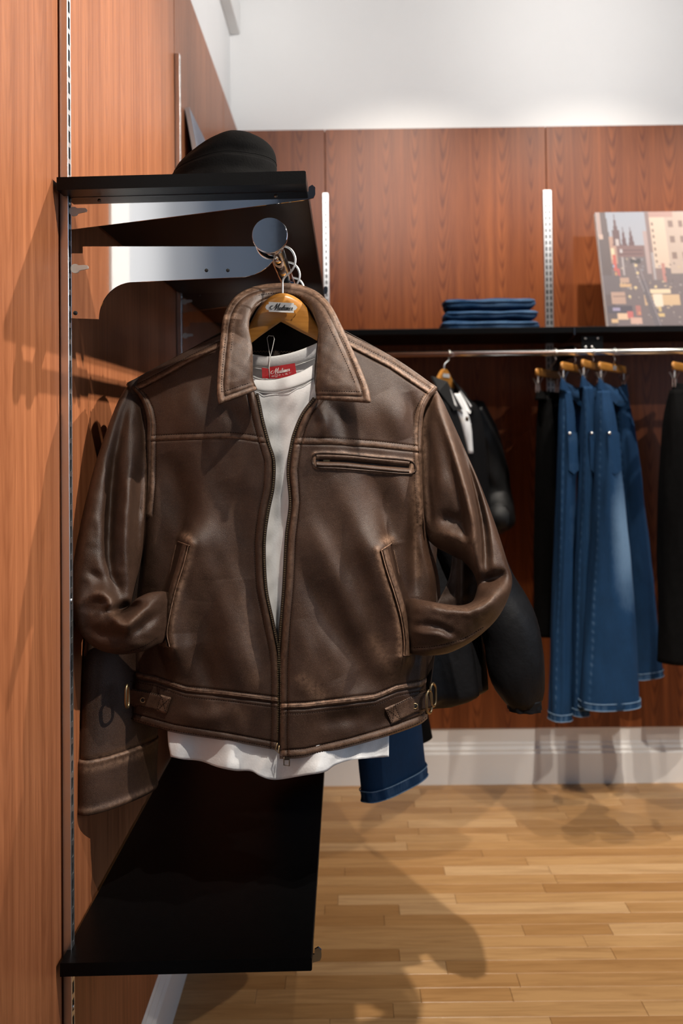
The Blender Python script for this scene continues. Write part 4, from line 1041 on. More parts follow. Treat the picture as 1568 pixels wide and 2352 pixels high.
# black puffer jacket
B = empty('puffer_jacket', (-.05, 1.72, .92), 'black nylon puffer jacket with gathered hems behind the brown jacket elbow', 'jacket')
yp = 1.745
rx = lambda px, y=yp: (px - 795) * y / F
zr = lambda py, y=yp: CAMZ - (py - 997) * y / F
loft('body', [(1.61, -.107, yp + .03, .07, .03, 0), (1.57, -.107, yp + .03, .16, .045, 0), (1.50, -.105, yp + .03, .24, .06, 0), (1.42, -.10, yp + .03, .255, .07, 0), (1.20, -.07, yp + .03, .30, .080, 0), (zr(1560), -.06, yp + .02, .325, .082, 0), (zr(1598), -.06, yp + .02, .315, .08, 0), (zr(1618), -.06, yp + .02, .27, .07, 0)],
     M['nylon'], B, fold=.035, nf=11, noise_=.010, n=80, seg=90)
arm('sleeve', [(.06, yp + .03, 1.45), (rx(985), yp, zr(1080)), (rx(1075), yp - .01, zr(1270)), (rx(1122), yp - .01, zr(1370)), (rx(1160), yp - .02, zr(1440)), (rx(1172), yp - .02, zr(1530)), (rx(1183), yp - .02, zr(1585)), (rx(1186), yp - .02, zr(1612))],
    [.055, .062, .062, .056, .056, .056, .042, .030], M['nylon'], B, noise_=.007)
arm('sleeve', [(-.30, yp + .06, 1.46), (-.345, yp + .06, 1.34), (-.36, yp + .05, 1.15), (-.345, yp + .03, .95)], [.05, .06, .055, .04], M['nylon'], B, noise_=.007)
loft('cuff', [(zr(1596), rx(1186), yp - .02, .036, .032, 0), (zr(1606), rx(1187), yp - .02, .034, .03, 0), (zr(1622), rx(1189), yp - .02, .0315, .028, -.1)], M['nylon'], B, n=14, fold=.06, nf=9)
loft('collar', [(1.645, -.107, yp + .03, .070, .045, 0), (1.58, -.107, yp + .03, .10, .05, 0)], M['nylon'], B, n=10)

# denim and black trousers hanging deeper on the near rail
def hem_fade(z0, base=.12):
    return ('fade', lambda R: base + .5 * np.exp(-((R[..., 2] - z0 - .001) / .0025) ** 2) + .35 * np.exp(-((R[..., 2] - z0 - .026) / .0018) ** 2) - .12 * np.exp(-((R[..., 2] - z0 - .013) / .006) ** 2))
def hem_band(K, par):
    K = cr(np.array(K, float), 200); zb_ = K[-1, 0]; m_ = K[K[:, 0] < zb_ + .026]
    rows = [(r[0], r[1], r[2], r[3] + .0022, r[4] + .0022, r[5]) for r in (m_[0], m_[len(m_) // 2], m_[-1])]
    h = loft('hem', rows, M['denim'], par, n=10, seg=48, fold=.014, nf=5, attr=('fade', lambda R: .30 + .25 * wob(R[..., 0] * 100, R[..., 1] * 100, 1.2, 5)))
    for r, q in ((m_[0], .0030), (m_[-1], .0026)):
        c = frame_ring((r[1], r[2], r[0] + .001), r[3] + q, r[4] + q, r[5], 60, 2.3, .014, 5, 1.5 * math.sin(3))
        tube('hem_edge', c, .0012, M['denim_thread'], par, 6, True)
def trousers(name, label, group, legs, waist, mat, hemmat, zh, fade=.12, spots=None):
    e = empty(name, (legs[0][-1][1], legs[0][-1][2], zh), label, 'trousers', group)
    out = []
    for i, K in enumerate(legs):
        def f(R, K=K):
            z = R[..., 2]; v = hem_fade(K[-1][0], fade)[1](R)
            if spots: v = v + spots(R)
            return v
        lg = loft('leg', K, mat, e, n=90, seg=48, fold=.010, nf=5, noise_=.004, attr=('fade', f), seed=11 + i)
        out.append(lg)
        if mat is M['denim']: hem_band(K, lg)
    if waist: loft('waistband', waist, mat, e, n=12, seg=48, attr=('fade', lambda R: np.full(R[..., 0].shape, fade + .12)))
    return e, out
a0, a1 = at(838, 1843, 1.90), at(975, 1772, 2.065)
zj = float(a0[2]); cj = (a0 + a1) / 2; hw = float(np.linalg.norm((a1 - a0)[:2])) / 2; rj = math.atan2(a1[1] - a0[1], a1[0] - a0[0])
trousers('jeans', 'blue jeans hanging behind the brown jacket, one hem showing beside the white tee', None,
         [[(1.52, -.06, 1.99, .10, .03, rj), (1.2, -.01, 1.985, .12, .035, rj), (.9, cj[0] - .03, cj[1], hw * .98, .032, rj), (zj, cj[0], cj[1], hw, .030, rj)],
          [(1.52, -.16, 1.91, .10, .03, rj), (1.2, -.15, 1.93, .11, .03, rj), (.95, -.13, 1.95, .10, .03, rj), (.70, -.10, 1.99, .09, .028, rj)]],
         [(1.56, -.11, 1.95, .18, .02, rj), (1.515, -.11, 1.95, .185, .03, rj)], M['denim'], None, zj)
a1 = at(991, 1688, 2.16); zk = float(at(970, 1712, 2.12)[2])
trousers('trousers', 'black trousers behind the hanging blue jeans, only a leg edge visible', None,
         [[(1.5, 0.0, 2.13, .08, .025, .9), (1.1, .06, 2.13, .10, .03, .9), (zk, float(a1[0]) - .075, 2.12, .105, .028, .75)]], [(1.55, -.06, 2.11, .16, .02, .9), (1.5, -.06, 2.11, .16, .025, .9)], M['black_cloth'], None, zk)

# ------------------------------------------------------------------ end wall: denim on clip hangers
bx_ = lambda px, y: (px - 795) * y / F
bz_ = lambda py, y: CAMZ - (py - 997) * y / F
def clip_hanger(p0, p1, zbar, hookpx, label, plate=False):
    """wooden bar from p0 to p1 (plan), hooked over the end-wall rail."""
    p0, p1 = np.array(p0), np.array(p1); mid = (p0 + p1) / 2; d = (p1 - p0) / np.linalg.norm(p1 - p0); n = np.array([-d[1], d[0]])
    e = empty('clip_hanger', (mid[0], mid[1], zbar - .014), label, 'hanger', None)
    L = np.linalg.norm(p1 - p0) / 2
    K = []
    sx = np.linspace(-1, 1, 25); ring = np.linspace(0, 2 * np.pi, 16, endpoint=False)
    P = np.zeros((25, 16, 3))
    for i, s in enumerate(sx):
        rr = max(.25, 1 - max(0, abs(s) - .93) * 9)
        c = mid + d * L * s
        hh = (.0150 * np.sign(np.sin(ring)) * np.abs(np.sin(ring)) ** .6) * rr; ww = (.0065 * np.sign(np.cos(ring)) * np.abs(np.cos(ring)) ** .6) * rr
        P[i, :, 0] = c[0] + n[0] * ww; P[i, :, 1] = c[1] + n[1] * ww; P[i, :, 2] = zbar + hh
    grid('bar', P, M['hanger'], e, closeu=True, caps=True)
    t = np.linspace(-.35, np.pi, 14); R = .019
    hk = [(mid[0], mid[1], zbar + .01), (mid[0], mid[1], ZR - .030)] + [(mid[0] + (YR - mid[1]) * 0 , YR + R * math.cos(a) * -1 * -1, ZR - .004 + R * math.sin(a) * .95) for a in t]
    hk[1] = (mid[0] + .004, YR + .012, ZR - .028)
    c = cr(hk, 50); tube('hook', c, .0017, M['wire'], e, 8)
    for s in (-.84, .84):
        c = mid + d * L * s
        q = MB()
        q.tube([(c[0], c[1], zbar - .012), (c[0], c[1], zbar - .040)], .0024, 8)
        for w in (-1, 1):
            o = n * w
            q.prism([(c[0] + o[0] * .004 + d[0] * k, c[1] + o[1] * .004 + d[1] * k, z) for k, z in ((-.012, zbar - .075), (.012, zbar - .075), (.009, zbar - .045), (-.009, zbar - .045))],
                    [(c[0] + o[0] * .0055 + d[0] * k, c[1] + o[1] * .0055 + d[1] * k, z) for k, z in ((-.012, zbar - .075), (.012, zbar - .075), (.009, zbar - .045), (-.009, zbar - .045))])
            q.prism([(c[0] + o[0] * .004 + d[0] * k, c[1] + o[1] * .004 + d[1] * k, zbar - .046) for k in (-.009, .009)] + [(c[0] + o[0] * .004 + d[0] * .009, c[1] + o[1] * .004 + d[1] * .009, zbar - .044)],
                    [(c[0] + o[0] * .017 + d[0] * k, c[1] + o[1] * .017 + d[1] * k, zbar - .022) for k in (-.009, .009)] + [(c[0] + o[0] * .017 + d[0] * .009, c[1] + o[1] * .017 + d[1] * .009, zbar - .020)])
        q.build('clip', M['steel'], e)
    if plate:
        a = mid - n * .0085; m = MB()
        m.prism([(a[0] + d[0] * k, a[1] + d[1] * k, zbar + z) for k, z in ((-.016, -.008), (.016, -.008), (.016, .008), (-.016, .008))],
                [(a[0] + n[0] * .0015 + d[0] * k, a[1] + n[1] * .0015 + d[1] * k, zbar + z) for k, z in ((-.016, -.008), (.016, -.008), (.016, .008), (-.016, .008))]).build('name_plate', M['tag_plate'], e)
    return e, mid, d, n
ZBAR = bz_(853, 3.2)
def bluejeans(xn, xf, label, near_keys, far_keys, hlabel, plate=False, zoff=0, far_dark=True, spot=0.0):
    """xn, xf: pixel columns of the near and far clip."""
    yn, yf = 3.10, 3.35
    p0 = (bx_(xn, yn), yn); p1 = (bx_(xf, yf), yf)
    e, mid, d, n = clip_hanger(p0, p1, ZBAR + zoff, None, hlabel, plate)
    rot = math.atan2(d[1], d[0]); L = math.hypot(p1[0] - p0[0], p1[1] - p0[1])
    zw = ZBAR + zoff - .058
    j = empty('jeans', (mid[0], mid[1], near_keys[-1][0]), label, 'trousers', 'denim on the end-wall rail')
    for nm, K, ex_ in (('leg', near_keys, spot), ('leg', far_keys, 0)):
        def f(R, K=K, ex_=ex_):
            v = hem_fade(K[-1][0], .14)[1](R)
            zc_ = K[0][0] - .50
            cx_ = R[..., 0].mean(1, keepdims=True)
            v = v + ex_ * np.exp(-((R[..., 2] - zc_) / .20) ** 2) * np.clip((R[..., 0] - cx_) / .05 + .35, 0, 1)
            v = v + .30 * np.exp(-((np.linspace(0, 1, R.shape[1])[None] - .60) / .014) ** 2) * (.5 + .5 * np.sin(R[..., 2] * 400))
            return v
        hem_band(K, loft(nm, K, M['denim'], j, n=110, seg=56, fold=.018, nf=4, noise_=.005, attr=('fade', f), seed=int(xn)))
    w = loft('waistband', [(zw + .018, mid[0], mid[1], L / 2 * .98, .012, rot), (zw, mid[0], mid[1], L / 2, .020, rot), (zw - .030, mid[0], mid[1], L / 2 * 1.02, .028, rot)], M['denim'], j, n=14, seg=56,
             attr=('fade', lambda R: np.full(R[..., 0].shape, .12)), tilt=lambda R: -.055 * np.clip(1 - (((R[..., 0] - mid[0]) * d[0] + (R[..., 1] - mid[1]) * d[1]) / (L / 2)) ** 2, 0, 1))
    # back pocket patch with its rivet, on the near leg facing the room
    k = near_keys[1]; zt = k[0] - .02
    cx = k[1]; yy_ = k[2] - k[4] - .012
    pk = MB()
    x0, x1 = cx - k[3] * .25, cx + k[3] * .95
    pk.prism([(x0, yy_, zt), (x1, yy_ + .010, zt - .004), (x1 + .004, yy_ + .006, zt - .135), ((x0 + x1) / 2, yy_ - .004, zt - .15), (x0, yy_ - .004, zt - .135)],
             [(x0, yy_ + .012, zt), (x1, yy_ + .022, zt - .004), (x1 + .004, yy_ + .018, zt - .135), ((x0 + x1) / 2, yy_ + .012, zt - .15), (x0, yy_ + .012, zt - .135)])
    o = pk.build('back_pocket', M['denim'], j)
    at_ = o.data.attributes.new('fade', 'FLOAT', 'POINT'); at_.data.foreach_set('value', [.25] * len(o.data.vertices))
    MB().tube([(x0 + .006, yy_ - .003, zt - .006), (x0 + .006, yy_ + .004, zt - .006)], .0045, 12).build('rivet', M['wire'], o, True)
    return j
def keys(rows):
    """rows: (py, px_left, px_right, Y, thickness, rot) -> loft keys"""
    return [(bz_(py, Y), bx_((a + b_) / 2, Y), Y, (bx_(b_, Y) - bx_(a, Y)) / 2 / max(.25, math.cos(r)), t, r) for py, a, b_, Y, t, r in rows]
bluejeans(1290, 1345, 'dark blue jeans on the clip hanger closest to the steel upright',
          keys([(905, 1289, 1310, 3.12, .015, .3), (985, 1284, 1318, 3.12, .03, .3), (1150, 1277, 1312, 3.11, .035, .3), (1400, 1262, 1302, 3.10, .04, .3), (1650, 1250, 1297, 3.09, .04, .3)]),
          keys([(905, 1316, 1340, 3.32, .015, .9), (1000, 1306, 1326, 3.32, .02, .9), (1150, 1294, 1316, 3.30, .02, .9), (1400, 1285, 1318, 3.28, .02, .9), (1605, 1290, 1345, 3.20, .02, .5)]),
          'wooden clip hanger next to the steel upright, holding jeans', zoff=.004, spot=.18)
bluejeans(1338, 1380, 'mid blue jeans hanging between two other pairs on the end-wall rail',
          keys([(895, 1339, 1360, 3.10, .015, .3), (985, 1334, 1366, 3.10, .03, .3), (1150, 1324, 1356, 3.09, .035, .3), (1400, 1308, 1342, 3.08, .035, .3), (1640, 1300, 1336, 3.08, .035, .3)]),
          keys([(900, 1358, 1382, 3.34, .015, .9), (1100, 1352, 1376, 3.34, .02, .9), (1400, 1340, 1372, 3.30, .02, .9), (1585, 1345, 1410, 3.20, .02, .5)]),
          'wooden clip hanger tilted between its two neighbours on the end rail', zoff=.012, spot=.25)
bluejeans(1376, 1438, 'wide faded blue jeans with a pale thigh, outermost of the denim on end rail',
          keys([(905, 1374, 1400, 3.08, .020, .2), (985, 1366, 1412, 3.07, .045, .2), (1150, 1356, 1426, 3.06, .055, .15), (1400, 1336, 1446, 3.05, .060, .15), (1622, 1318, 1456, 3.04, .060, .15)]),
          keys([(905, 1400, 1441, 3.34, .020, .6), (1010, 1402, 1452, 3.34, .05, .5), (1200, 1408, 1475, 3.36, .05, .5), (1400, 1412, 1497, 3.36, .05, .4), (1556, 1415, 1510, 3.36, .05, .4)]),
          'wooden clip hanger with a silver badge holding the faded wide jeans', plate=True, zoff=.002, spot=.85)
# black trousers at the frame's edge, and a dark garment beyond the denim
e, mid, d, n = clip_hanger((bx_(1545, 3.08), 3.08), (bx_(1600, 3.34), 3.34), ZBAR - .002, None, 'clip hanger holding black trousers past the denim on end rail')
tr = empty('trousers', (mid[0], mid[1], bz_(1530, 3.1)), 'black trousers on the end-wall rail, past the faded wide jeans', 'trousers')
loft('leg', keys([(905, 1540, 1562, 3.08, .02, .3), (1000, 1525, 1580, 3.08, .05, .3), (1200, 1508, 1600, 3.08, .06, .3), (1522, 1500, 1612, 3.08, .06, .3)]), M['black_cloth'], tr, fold=.02, noise_=.006)
loft('leg', keys([(905, 1575, 1605, 3.32, .02, .6), (1000, 1570, 1630, 3.32, .05, .6), (1200, 1566, 1640, 3.32, .05, .6), (1615, 1562, 1650, 3.30, .05, .6)]), M['black_cloth'], tr, fold=.02, noise_=.006)
loft('waistband', [(bz_(892, 3.2), mid[0], mid[1], .145, .012, math.atan2(d[1], d[0])), (bz_(915, 3.2), mid[0], mid[1], .15, .03, math.atan2(d[1], d[0]))], M['black_cloth'], tr, n=8)
e, mid, d, n = clip_hanger((bx_(1232, 3.20), 3.20), (bx_(1285, 3.44), 3.44), ZBAR - .01, None, 'clip hanger with black trousers in the dark before the steel upright')
tr = empty('trousers', (mid[0], mid[1], bz_(1462, 3.3)), 'black trousers in deep shadow beside the first blue jeans', 'trousers')
loft('leg', keys([(915, 1240, 1262, 3.26, .02, .5), (1050, 1234, 1268, 3.26, .04, .5), (1200, 1228, 1275, 3.26, .045, .5), (1460, 1218, 1282, 3.26, .045, .5)]), M['black_cloth'], tr, fold=.02, noise_=.005)
loft('leg', keys([(915, 1262, 1290, 3.40, .02, .9), (1200, 1258, 1300, 3.40, .04, .9), (1455, 1256, 1305, 3.40, .04, .9)]), M['black_cloth'], tr, fold=.02, noise_=.005)
loft('waistband', [(bz_(905, 3.3), mid[0], mid[1], .13, .012, math.atan2(d[1], d[0])), (bz_(925, 3.3), mid[0], mid[1], .135, .025, math.atan2(d[1], d[0]))], M['black_cloth'], tr, n=8)

# black leather jacket over a white shirt on the end-wall rail, turned towards the room
yj = 3.17; xj = bx_(1021, yj); rot = .95
c = empty('coat_hanger', (xj, yj, bz_(858, yj)), 'wooden hanger with a silver badge in the black leather jacket', 'hanger')
ex_ = np.array([math.cos(rot), math.sin(rot), 0]); nx_ = np.array([math.sin(rot), -math.cos(rot), 0])
def loc(u, z, w=0): return np.array([xj, yj, 0]) + ex_ * u + nx_ * w + np.array([0, 0, z])
zt = bz_(850, yj)
U = np.array([-.19, -.12, -.06, -.032, -.015, 0, .015, .032, .06, .12, .19]); T_ = zt - np.array([.125, .085, .050, .020, .005, 0, .005, .020, .050, .085, .125]); Bt = T_ - np.array([.018, .028, .042, .052, .050, .046, .050, .052, .042, .028, .018])
MB().prism([loc(u, t, .008) for u, t in zip(U, T_)] + [loc(u, t, .008) for u, t in zip(U[::-1], Bt[::-1])], [loc(u, t, -.006) for u, t in zip(U, T_)] + [loc(u, t, -.006) for u, t in zip(U[::-1], Bt[::-1])]).build('body', M['hanger'], c)
hk = [loc(0, zt - .005)] + [(xj + .004, yj + .004, zt + .018), (xj + .020, YR - .012, ZR - .024)] + [(xj + .024, YR + .019 * math.cos(a), ZR - .004 + .018 * math.sin(a)) for a in np.linspace(-2.4 + 3.1416 * 2 - 6.2832 + 1.9, np.pi, 12)]
tube('hook', cr(hk, 44), .0018, M['wire'], c, 8)
MB().prism([loc(u, zt - z, .0085) for u, z in ((-.024, .032), (.024, .032), (.024, .018), (-.024, .018))], [loc(u, zt - z, .0105) for u, z in ((-.024, .032), (.024, .032), (.024, .018), (-.024, .018))]).build('name_plate', M['tag_plate'], c)
JB = empty('leather_jacket', loc(0, bz_(1330, yj)), 'black leather jacket open over a white shirt on the end-wall rail', 'jacket')
def lofted(name, rows, mat, par, open_=None, **k):
    return loft(name, [(z, *(loc(u, 0, w)[:2]), a, b_, rot) for z, u, w, a, b_ in rows], mat, par, **k)
zs = bz_(905, yj)
lofted('body', [(zs + .02, 0, -.02, .09, .03), (zs - .02, 0, -.01, .19, .05), (zs - .07, 0, 0, .235, .075), (zs - .25, 0, 0, .25, .10), (zs - .55, 0, 0, .26, .11), (zs - .62, 0, 0, .25, .10)], M['black_leather'], JB, fold=.02, noise_=.006)
lofted('shirt_front', [(zs - .005, -.005, .045, .035, .012), (zs - .05, -.004, .062, .040, .014), (zs - .12, 0, .085, .030, .014), (zs - .22, .006, .098, .014, .010)], M['tee'], JB, n=20, seg=24, label='white shirt showing in the jacket opening')
for sg in (-1, 1):
    arm('sleeve', [loc(sg * .20, zs - .05), loc(sg * .26, zs - .15, .01), loc(sg * .30, zs - .28, .03), loc(sg * .31, zs - .40, .05), loc(sg * .24, zs - .47, .10), loc(sg * .17, zs - .46, .12)], [.055, .068, .066, .062, .055, .045], M['black_leather'], JB, noise_=.008)
    q = MB(); o1 = [loc(sg * .030, zt - .048, .03), loc(sg * .075, zt - .030, -.005), loc(sg * .098, zt - .085, .035), loc(sg * .080, zt - .155, .082), loc(sg * .032, zt - .150, .092)]
    q.prism(o1, [p - nx_ * .008 for p in o1]).build('collar', M['black_leather'], JB)
    o1 = [loc(sg * .004, zt - .135, .062), loc(sg * .036, zt - .075, .045), loc(sg * .060, zt - .135, .078), loc(sg * .026, zt - .165, .092)]
    MB().prism(o1, [p - nx_ * .004 for p in o1]).build('shirt_collar', M['tee'], JB)
MB().tube([loc(-.030, zt - .185, .104), loc(-.030, zt - .185, .110)], .008, 14).build('button', M['darkmetal'], JB, True)

# ------------------------------------------------------------------ folded jeans in a stack on the end-wall shelf
yq = 3.36
zb = ZB + .0005
names = ['folded blue jeans at the bottom of the shelf stack', 'folded blue jeans in the middle of the shelf stack', 'folded blue jeans on top of the shelf stack']
spans = [(1025, 1247), (1029, 1242), (1031, 1238)]
hs = [.041, .039, .046]
for k in range(3):
    x0, x1 = bx_(spans[k][0], 3.26), bx_(spans[k][1], 3.26); z0 = zb + sum(hs[:k]); h = hs[k]
    e = empty('folded_jeans', ((x0 + x1) / 2, yq, z0), names[k], 'jeans', 'folded jeans on the end-wall shelf')
    nx = 60; cs = 26
    xs = np.linspace(0, 1, nx); P = np.zeros((nx, cs, 3)); th = np.linspace(0, 2 * np.pi, cs, endpoint=False)
    dep = .13
    for i, s in enumerate(xs):
        endr = min(1, (min(s, 1 - s) / .05) ** .5) if 0 < s < 1 else .12
        hh = h * (1 + .10 * math.sin(s * 5 + k * 2) + .16 * math.exp(-((s - .10 - .03 * k) / .07) ** 2) * (1 if k != 1 else .4)) * (.35 + .65 * endr) * (1 + .07 * math.sin(s * 11 + k * 4))
        yc = np.sign(np.cos(th)) * np.abs(np.cos(th)) ** .45; zc2 = np.sign(np.sin(th)) * np.abs(np.sin(th)) ** .7
        P[i, :, 0] = x0 + (x1 - x0) * s + .003 * np.sin(th * 2 + k)
        P[i, :, 1] = yq + yc * (dep / 2 * (.9 + .1 * endr) + .004 * math.sin(s * 14 + k * 3)); P[i, :, 2] = np.maximum(z0 + .0004, z0 + h * .5 + zc2 * hh * .5)
    f = .16 + .16 * wob(P[..., 0] * 100, P[..., 2] * 300, 9, 70 + k) + .18 * (np.abs(np.sin(th))[None] < .25)
    grid('lower_fold', P * np.array([1, 1, 1]), M['denim'], e, closeu=True, caps=True, attrs={'fade': f})
    # upper leg of the fold, separated by a crease along the front
    Q = P.copy(); Q[:, :, 2] = z0 + h * .72 + (Q[:, :, 2] - z0 - h * .5) * .50; Q[:, :, 1] -= .004; Q[:, :, 0] += .004 * (1 if k % 2 else -1)
    grid('upper_fold', Q, M['denim'], e, closeu=True, caps=True, attrs={'fade': f + .06})

# ------------------------------------------------------------------ city print canvas and the print on the side shelf
def ink(o, cols):
    ca = o.data.color_attributes.new('ink', 'FLOAT_COLOR', 'POINT')
    a = np.ones((len(o.data.vertices), 4), np.float32); a[:, :3] = cols; ca.data.foreach_set('color', a.ravel())
def srgb(r, g, b): return np.array([((c / 255 + .055) / 1.055) ** 2.4 if c > 10 else c / 255 / 12.92 for c in (r, g, b)])
def street(u, v):
    """Evening street: u 0..1 across, v 0 at the top. Colours of the printed picture."""
    n = len(u); c = np.zeros((n, 3))
    sky = srgb(165, 172, 190) * (1 - v[:, None]) + srgb(196, 190, 200) * v[:, None]
    c[:] = sky
    def rect(x0, x1, y0, y1, col, slx=0): 
        m = (u > x0 + slx * (v - y0)) & (u < x1 + slx * (v - y0)) & (v > y0) & (v < y1); c[m] = srgb(*col)
    def tri(xc, w, y0, y1, col):
        m = (v > y0) & (v < y1) & (np.abs(u - xc) < w * (v - y0) / (y1 - y0)); c[m] = srgb(*col)
    rect(0, 1.4, .30, 1.1, (128, 112, 118))
    rect(.0, .115, -.1, 1, (110, 95, 100)); tri(.095, .06, -.30, .5, (112, 96, 100)); rect(.0, .055, -.1, .22, (188, 158, 152)); rect(.01, .06, .20, .24, (215, 180, 165))
    rect(.13, .20, .22, .46, (196, 150, 132)); tri(.215, .05, .02, .30, (118, 88, 94)); rect(.175, .26, .16, .30, (118, 88, 94)); tri(.30, .03, .13, .30, (116, 84, 92)); tri(.385, .035, .13, .30, (116, 84, 92))
    rect(.20, .52, .30, .40, (142, 104, 106)); rect(.22, .50, .335, .345, (116, 84, 90)); rect(.22, .50, .37, .38, (116, 84, 90)); rect(.34, .46, .415, .46, (84, 76, 84))
    rect(.53, .60, .17, .55, (190, 160, 158)); rect(.58, .72, .0, .60, (150, 122, 122)); rect(.62, .80, .05, .50, (226, 196, 172)); rect(.80, 1.5, .0, .55, (205, 178, 162)); rect(.62, .9, -.1, .05, (196, 150, 140))
    for k in range(7): rect(.645, .66, .10 + k * .055, .125 + k * .055, (120, 98, 96), .0)
    for k in range(12): rect(.84 + (k % 4) * .12, .89 + (k % 4) * .12, .08 + (k // 4) * .14, .14 + (k // 4) * .14, (150, 120, 112))
    rect(.14, .175, .32, .42, (235, 215, 170)); rect(.145, .185, .38, .52, (222, 90, 76)); rect(.18, .21, .50, .57, (214, 92, 92)); rect(.20, .235, .24, .30, (205, 190, 190)); rect(.245, .265, .40, .56, (190, 178, 182)); rect(.24, .27, .33, .36, (206, 198, 204))
    rect(.155, .175, .53, .56, (236, 160, 66)); rect(.14, .155, .47, .49, (150, 176, 214)); rect(.59, .62, .36, .60, (176, 166, 172)); rect(.70, .73, .46, .62, (206, 130, 120))
    r = np.random.default_rng(11)
    for k in range(150):
        x, y = r.uniform(.2, 1.3), r.uniform(.40, .98); w, h = r.uniform(.008, .03), r.uniform(.006, .018)
        col = [(170, 156, 160), (146, 130, 134), (196, 176, 166), (104, 94, 100), (220, 190, 150), (150, 150, 166), (120, 106, 112)][r.integers(7)]
        rect(x, x + w, y, y + h, col)
    rect(.0, .20, .56, .72, (118, 106, 114)); rect(.08, .24, .70, .80, (202, 160, 140)); rect(.10, .26, .735, .745, (150, 120, 112)); rect(.19, .32, .63, .66, (226, 176, 120)); rect(.20, .30, .58, .62, (206, 164, 140))
    rect(.52, .76, .68, .715, (250, 220, 176)); rect(.45, .86, .73, .82, (232, 190, 140)); rect(.56, .66, .72, .83, (252, 232, 206)); rect(.60, .63, .83, .87, (232, 196, 120)); rect(.56, .66, .885, .915, (240, 200, 120))
    for k in range(4): rect(.465 + k * .022, .475 + k * .022, .735, .815, (206, 160, 116))
    rect(.02, .30, .82, .88, (92, 84, 100)); rect(.08, .16, .835, .86, (168, 156, 196)); rect(.13, .25, .88, .935, (246, 202, 160)); rect(.24, .30, .865, .925, (226, 100, 100)); rect(.27, .40, .92, .97, (232, 180, 160)); rect(.05, .13, .93, .96, (240, 190, 130)); rect(.34, .40, .82, .90, (196, 116, 110)); rect(.37, .39, .87, .89, (244, 160, 90))
    rect(.42, .50, .60, 1.0, (116, 106, 116), .30); rect(.44, .45, .5, 1.0, (160, 146, 156), .32); rect(.37, .38, .45, .7, (170, 158, 164), .35)
    for (x, y) in ((.405, .475), (.41, .54), (.37, .665), (.29, .74), (.60, .66)): c[((u - x) / .016) ** 2 + ((v - y) / .011) ** 2 < 1] = srgb(248, 216, 150)
    g = c.mean(1, keepdims=True)
    return (c * .76 + g * .24) * .60
def canvas(name, label, bl, br_, tl, tr_, thick, nrm, fn, n=(150, 190)):
    bl, br_, tl, tr_ = map(np.asarray, (bl, br_, tl, tr_)); nrm = np.asarray(nrm)
    e = empty(name, (bl + br_) / 2, label, 'picture', 'city prints on canvas')
    u = np.linspace(0, 1, n[0])[None, :, None]; v = np.linspace(0, 1, n[1])[:, None, None]
    P = (1 - v) * ((1 - u) * tl + u * tr_) + v * ((1 - u) * bl + u * br_)
    f = grid('print_face', P, M['print'], e, smooth=False)
    uu = np.tile(np.linspace(0, 1, n[0]), n[1]); vv = np.repeat(np.linspace(0, 1, n[1]), n[0])
    ink(f, fn(uu, vv))
    k = nrm * .0004
    MB().prism([p - k for p in (bl, br_, tr_, tl)], [p - nrm * thick for p in (bl, br_, tr_, tl)]).build('stretcher', M['cream'], e)
    return e
W_ = .46
y0c, y1c = 3.245, 3.375
b0 = np.array([bx_(1399, y0c), y0c, ZB + .001]); t0 = np.array([bx_(1379, y1c), y1c, bz_(493, y1c)]); t0[0] = b0[0] - .002
ex2 = np.array([1, 0, 0]); up = t0 - b0; nn = np.cross(ex2, up); nn = nn / np.linalg.norm(nn); nn = -nn if nn[1] > 0 else nn
canvas('canvas_print', 'canvas print of a busy city street with spires, standing on the end-wall shelf', b0, b0 + ex2 * W_, t0, t0 + ex2 * W_, .020, nn, lambda u, v: street(u * .46 / .33, v))
zs_ = SU[3] + .001
a0 = np.array([XL + .100, 2.37, zs_]); tt = np.array([XL + .0145, 2.37, zs_ + .508]); ey2 = np.array([0, .38, 0])
up = tt - a0; nn = np.cross(ey2, up); nn /= np.linalg.norm(nn); nn = nn if nn[0] > 0 else -nn
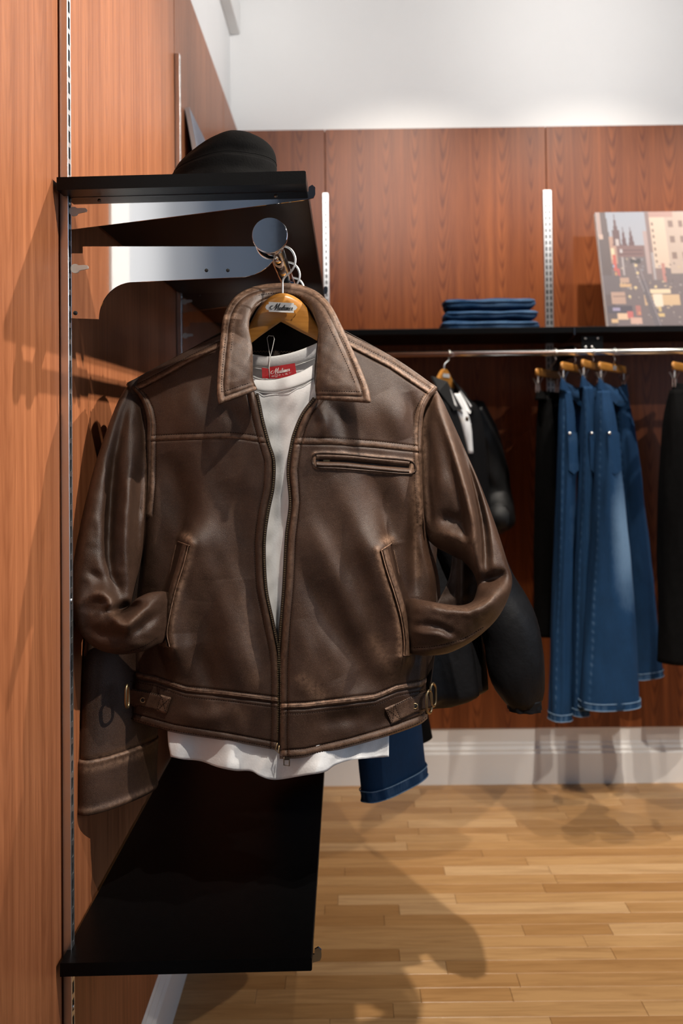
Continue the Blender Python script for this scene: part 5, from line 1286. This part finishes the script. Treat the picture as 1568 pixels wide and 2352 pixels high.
canvas('canvas_print', 'narrow view of a pale street print leaning on the side wall behind the cap', a0, a0 + ey2, tt, tt + ey2, .012, nn, lambda u, v: 1.5 * street(.24 + u * .34, .02 + v * .42), (60, 80))  # ink brightened to stand in for light falling on this print

# ------------------------------------------------------------------ dark bucket cap on the upper shelf
yh = 1.46; xh = float(at(502, 380, yh)[0]); zsh = SU[2] + (SU[3] - SU[2]) * (xh - SU[0]) / (SU[1] - SU[0])
hat = empty('bucket_cap', (xh, yh, zsh), 'black cotton bucket cap with a seamed crown lying on the upper shelf', 'hat')
def hr(px): return (px - 502) * yh / F
top_z = float(at(520, 314, yh)[2]) - zsh
out_ = [(380, 402), (379, 392), (386, 372), (412, 346), (450, 328), (490, 318), (530, 314), (562, 318), (588, 336), (606, 362), (621, 396)]
prof = [(.108, .003), (.104, .010), (.097, .024), (.0900, .036), (.0885, .042), (.0878, .050), (.0865, .062), (.082, .078), (.073, .092), (.060, .102), (.042, .109), (.022, .1125), (.002, .114)]
prof = cr(np.array(prof) * np.array([1, top_z / .114]), 64)
th = np.linspace(0, 2 * np.pi, 96, endpoint=False)
P = np.zeros((64, 96, 3))
for i, (r, z) in enumerate(prof):
    zz = z / top_z
    dent = .006 * np.exp(-((zz - .60) / .09) ** 2) * np.exp(-((th - 4.9) / .8) ** 2) + .005 * np.exp(-((zz - .78) / .08) ** 2) * np.exp(-((th - 4.0) / .5) ** 2)
    P[i, :, 0] = xh + (r - dent) * np.cos(th) + .030 * zz ** 1.4 * np.clip(1 - zz * .25, 0, 1)
    P[i, :, 1] = yh + (r - dent) * .95 * np.sin(th)
    P[i, :, 2] = zsh + z - .034 * zz * np.clip(.15 - np.cos(th), 0, 1) ** 1.3 * (1 - zz * .8) * 1.5 + .0016 * np.sin(2 * th + 4 * zz) * zz + .0014 * wob(th * 1.0, zz, .8, 77) * np.clip(r / .05, 0, 1)
grid('crown', P[22:], M['black_cloth'], hat, closeu=True, caps=False)
grid('brim', P[:23], M['black_cloth'], hat, closeu=True, thick=.0016)
for i in (24, 46): tube('seam', P[i] * 1.0, .0007, M['black_cloth'], hat, 6, True)
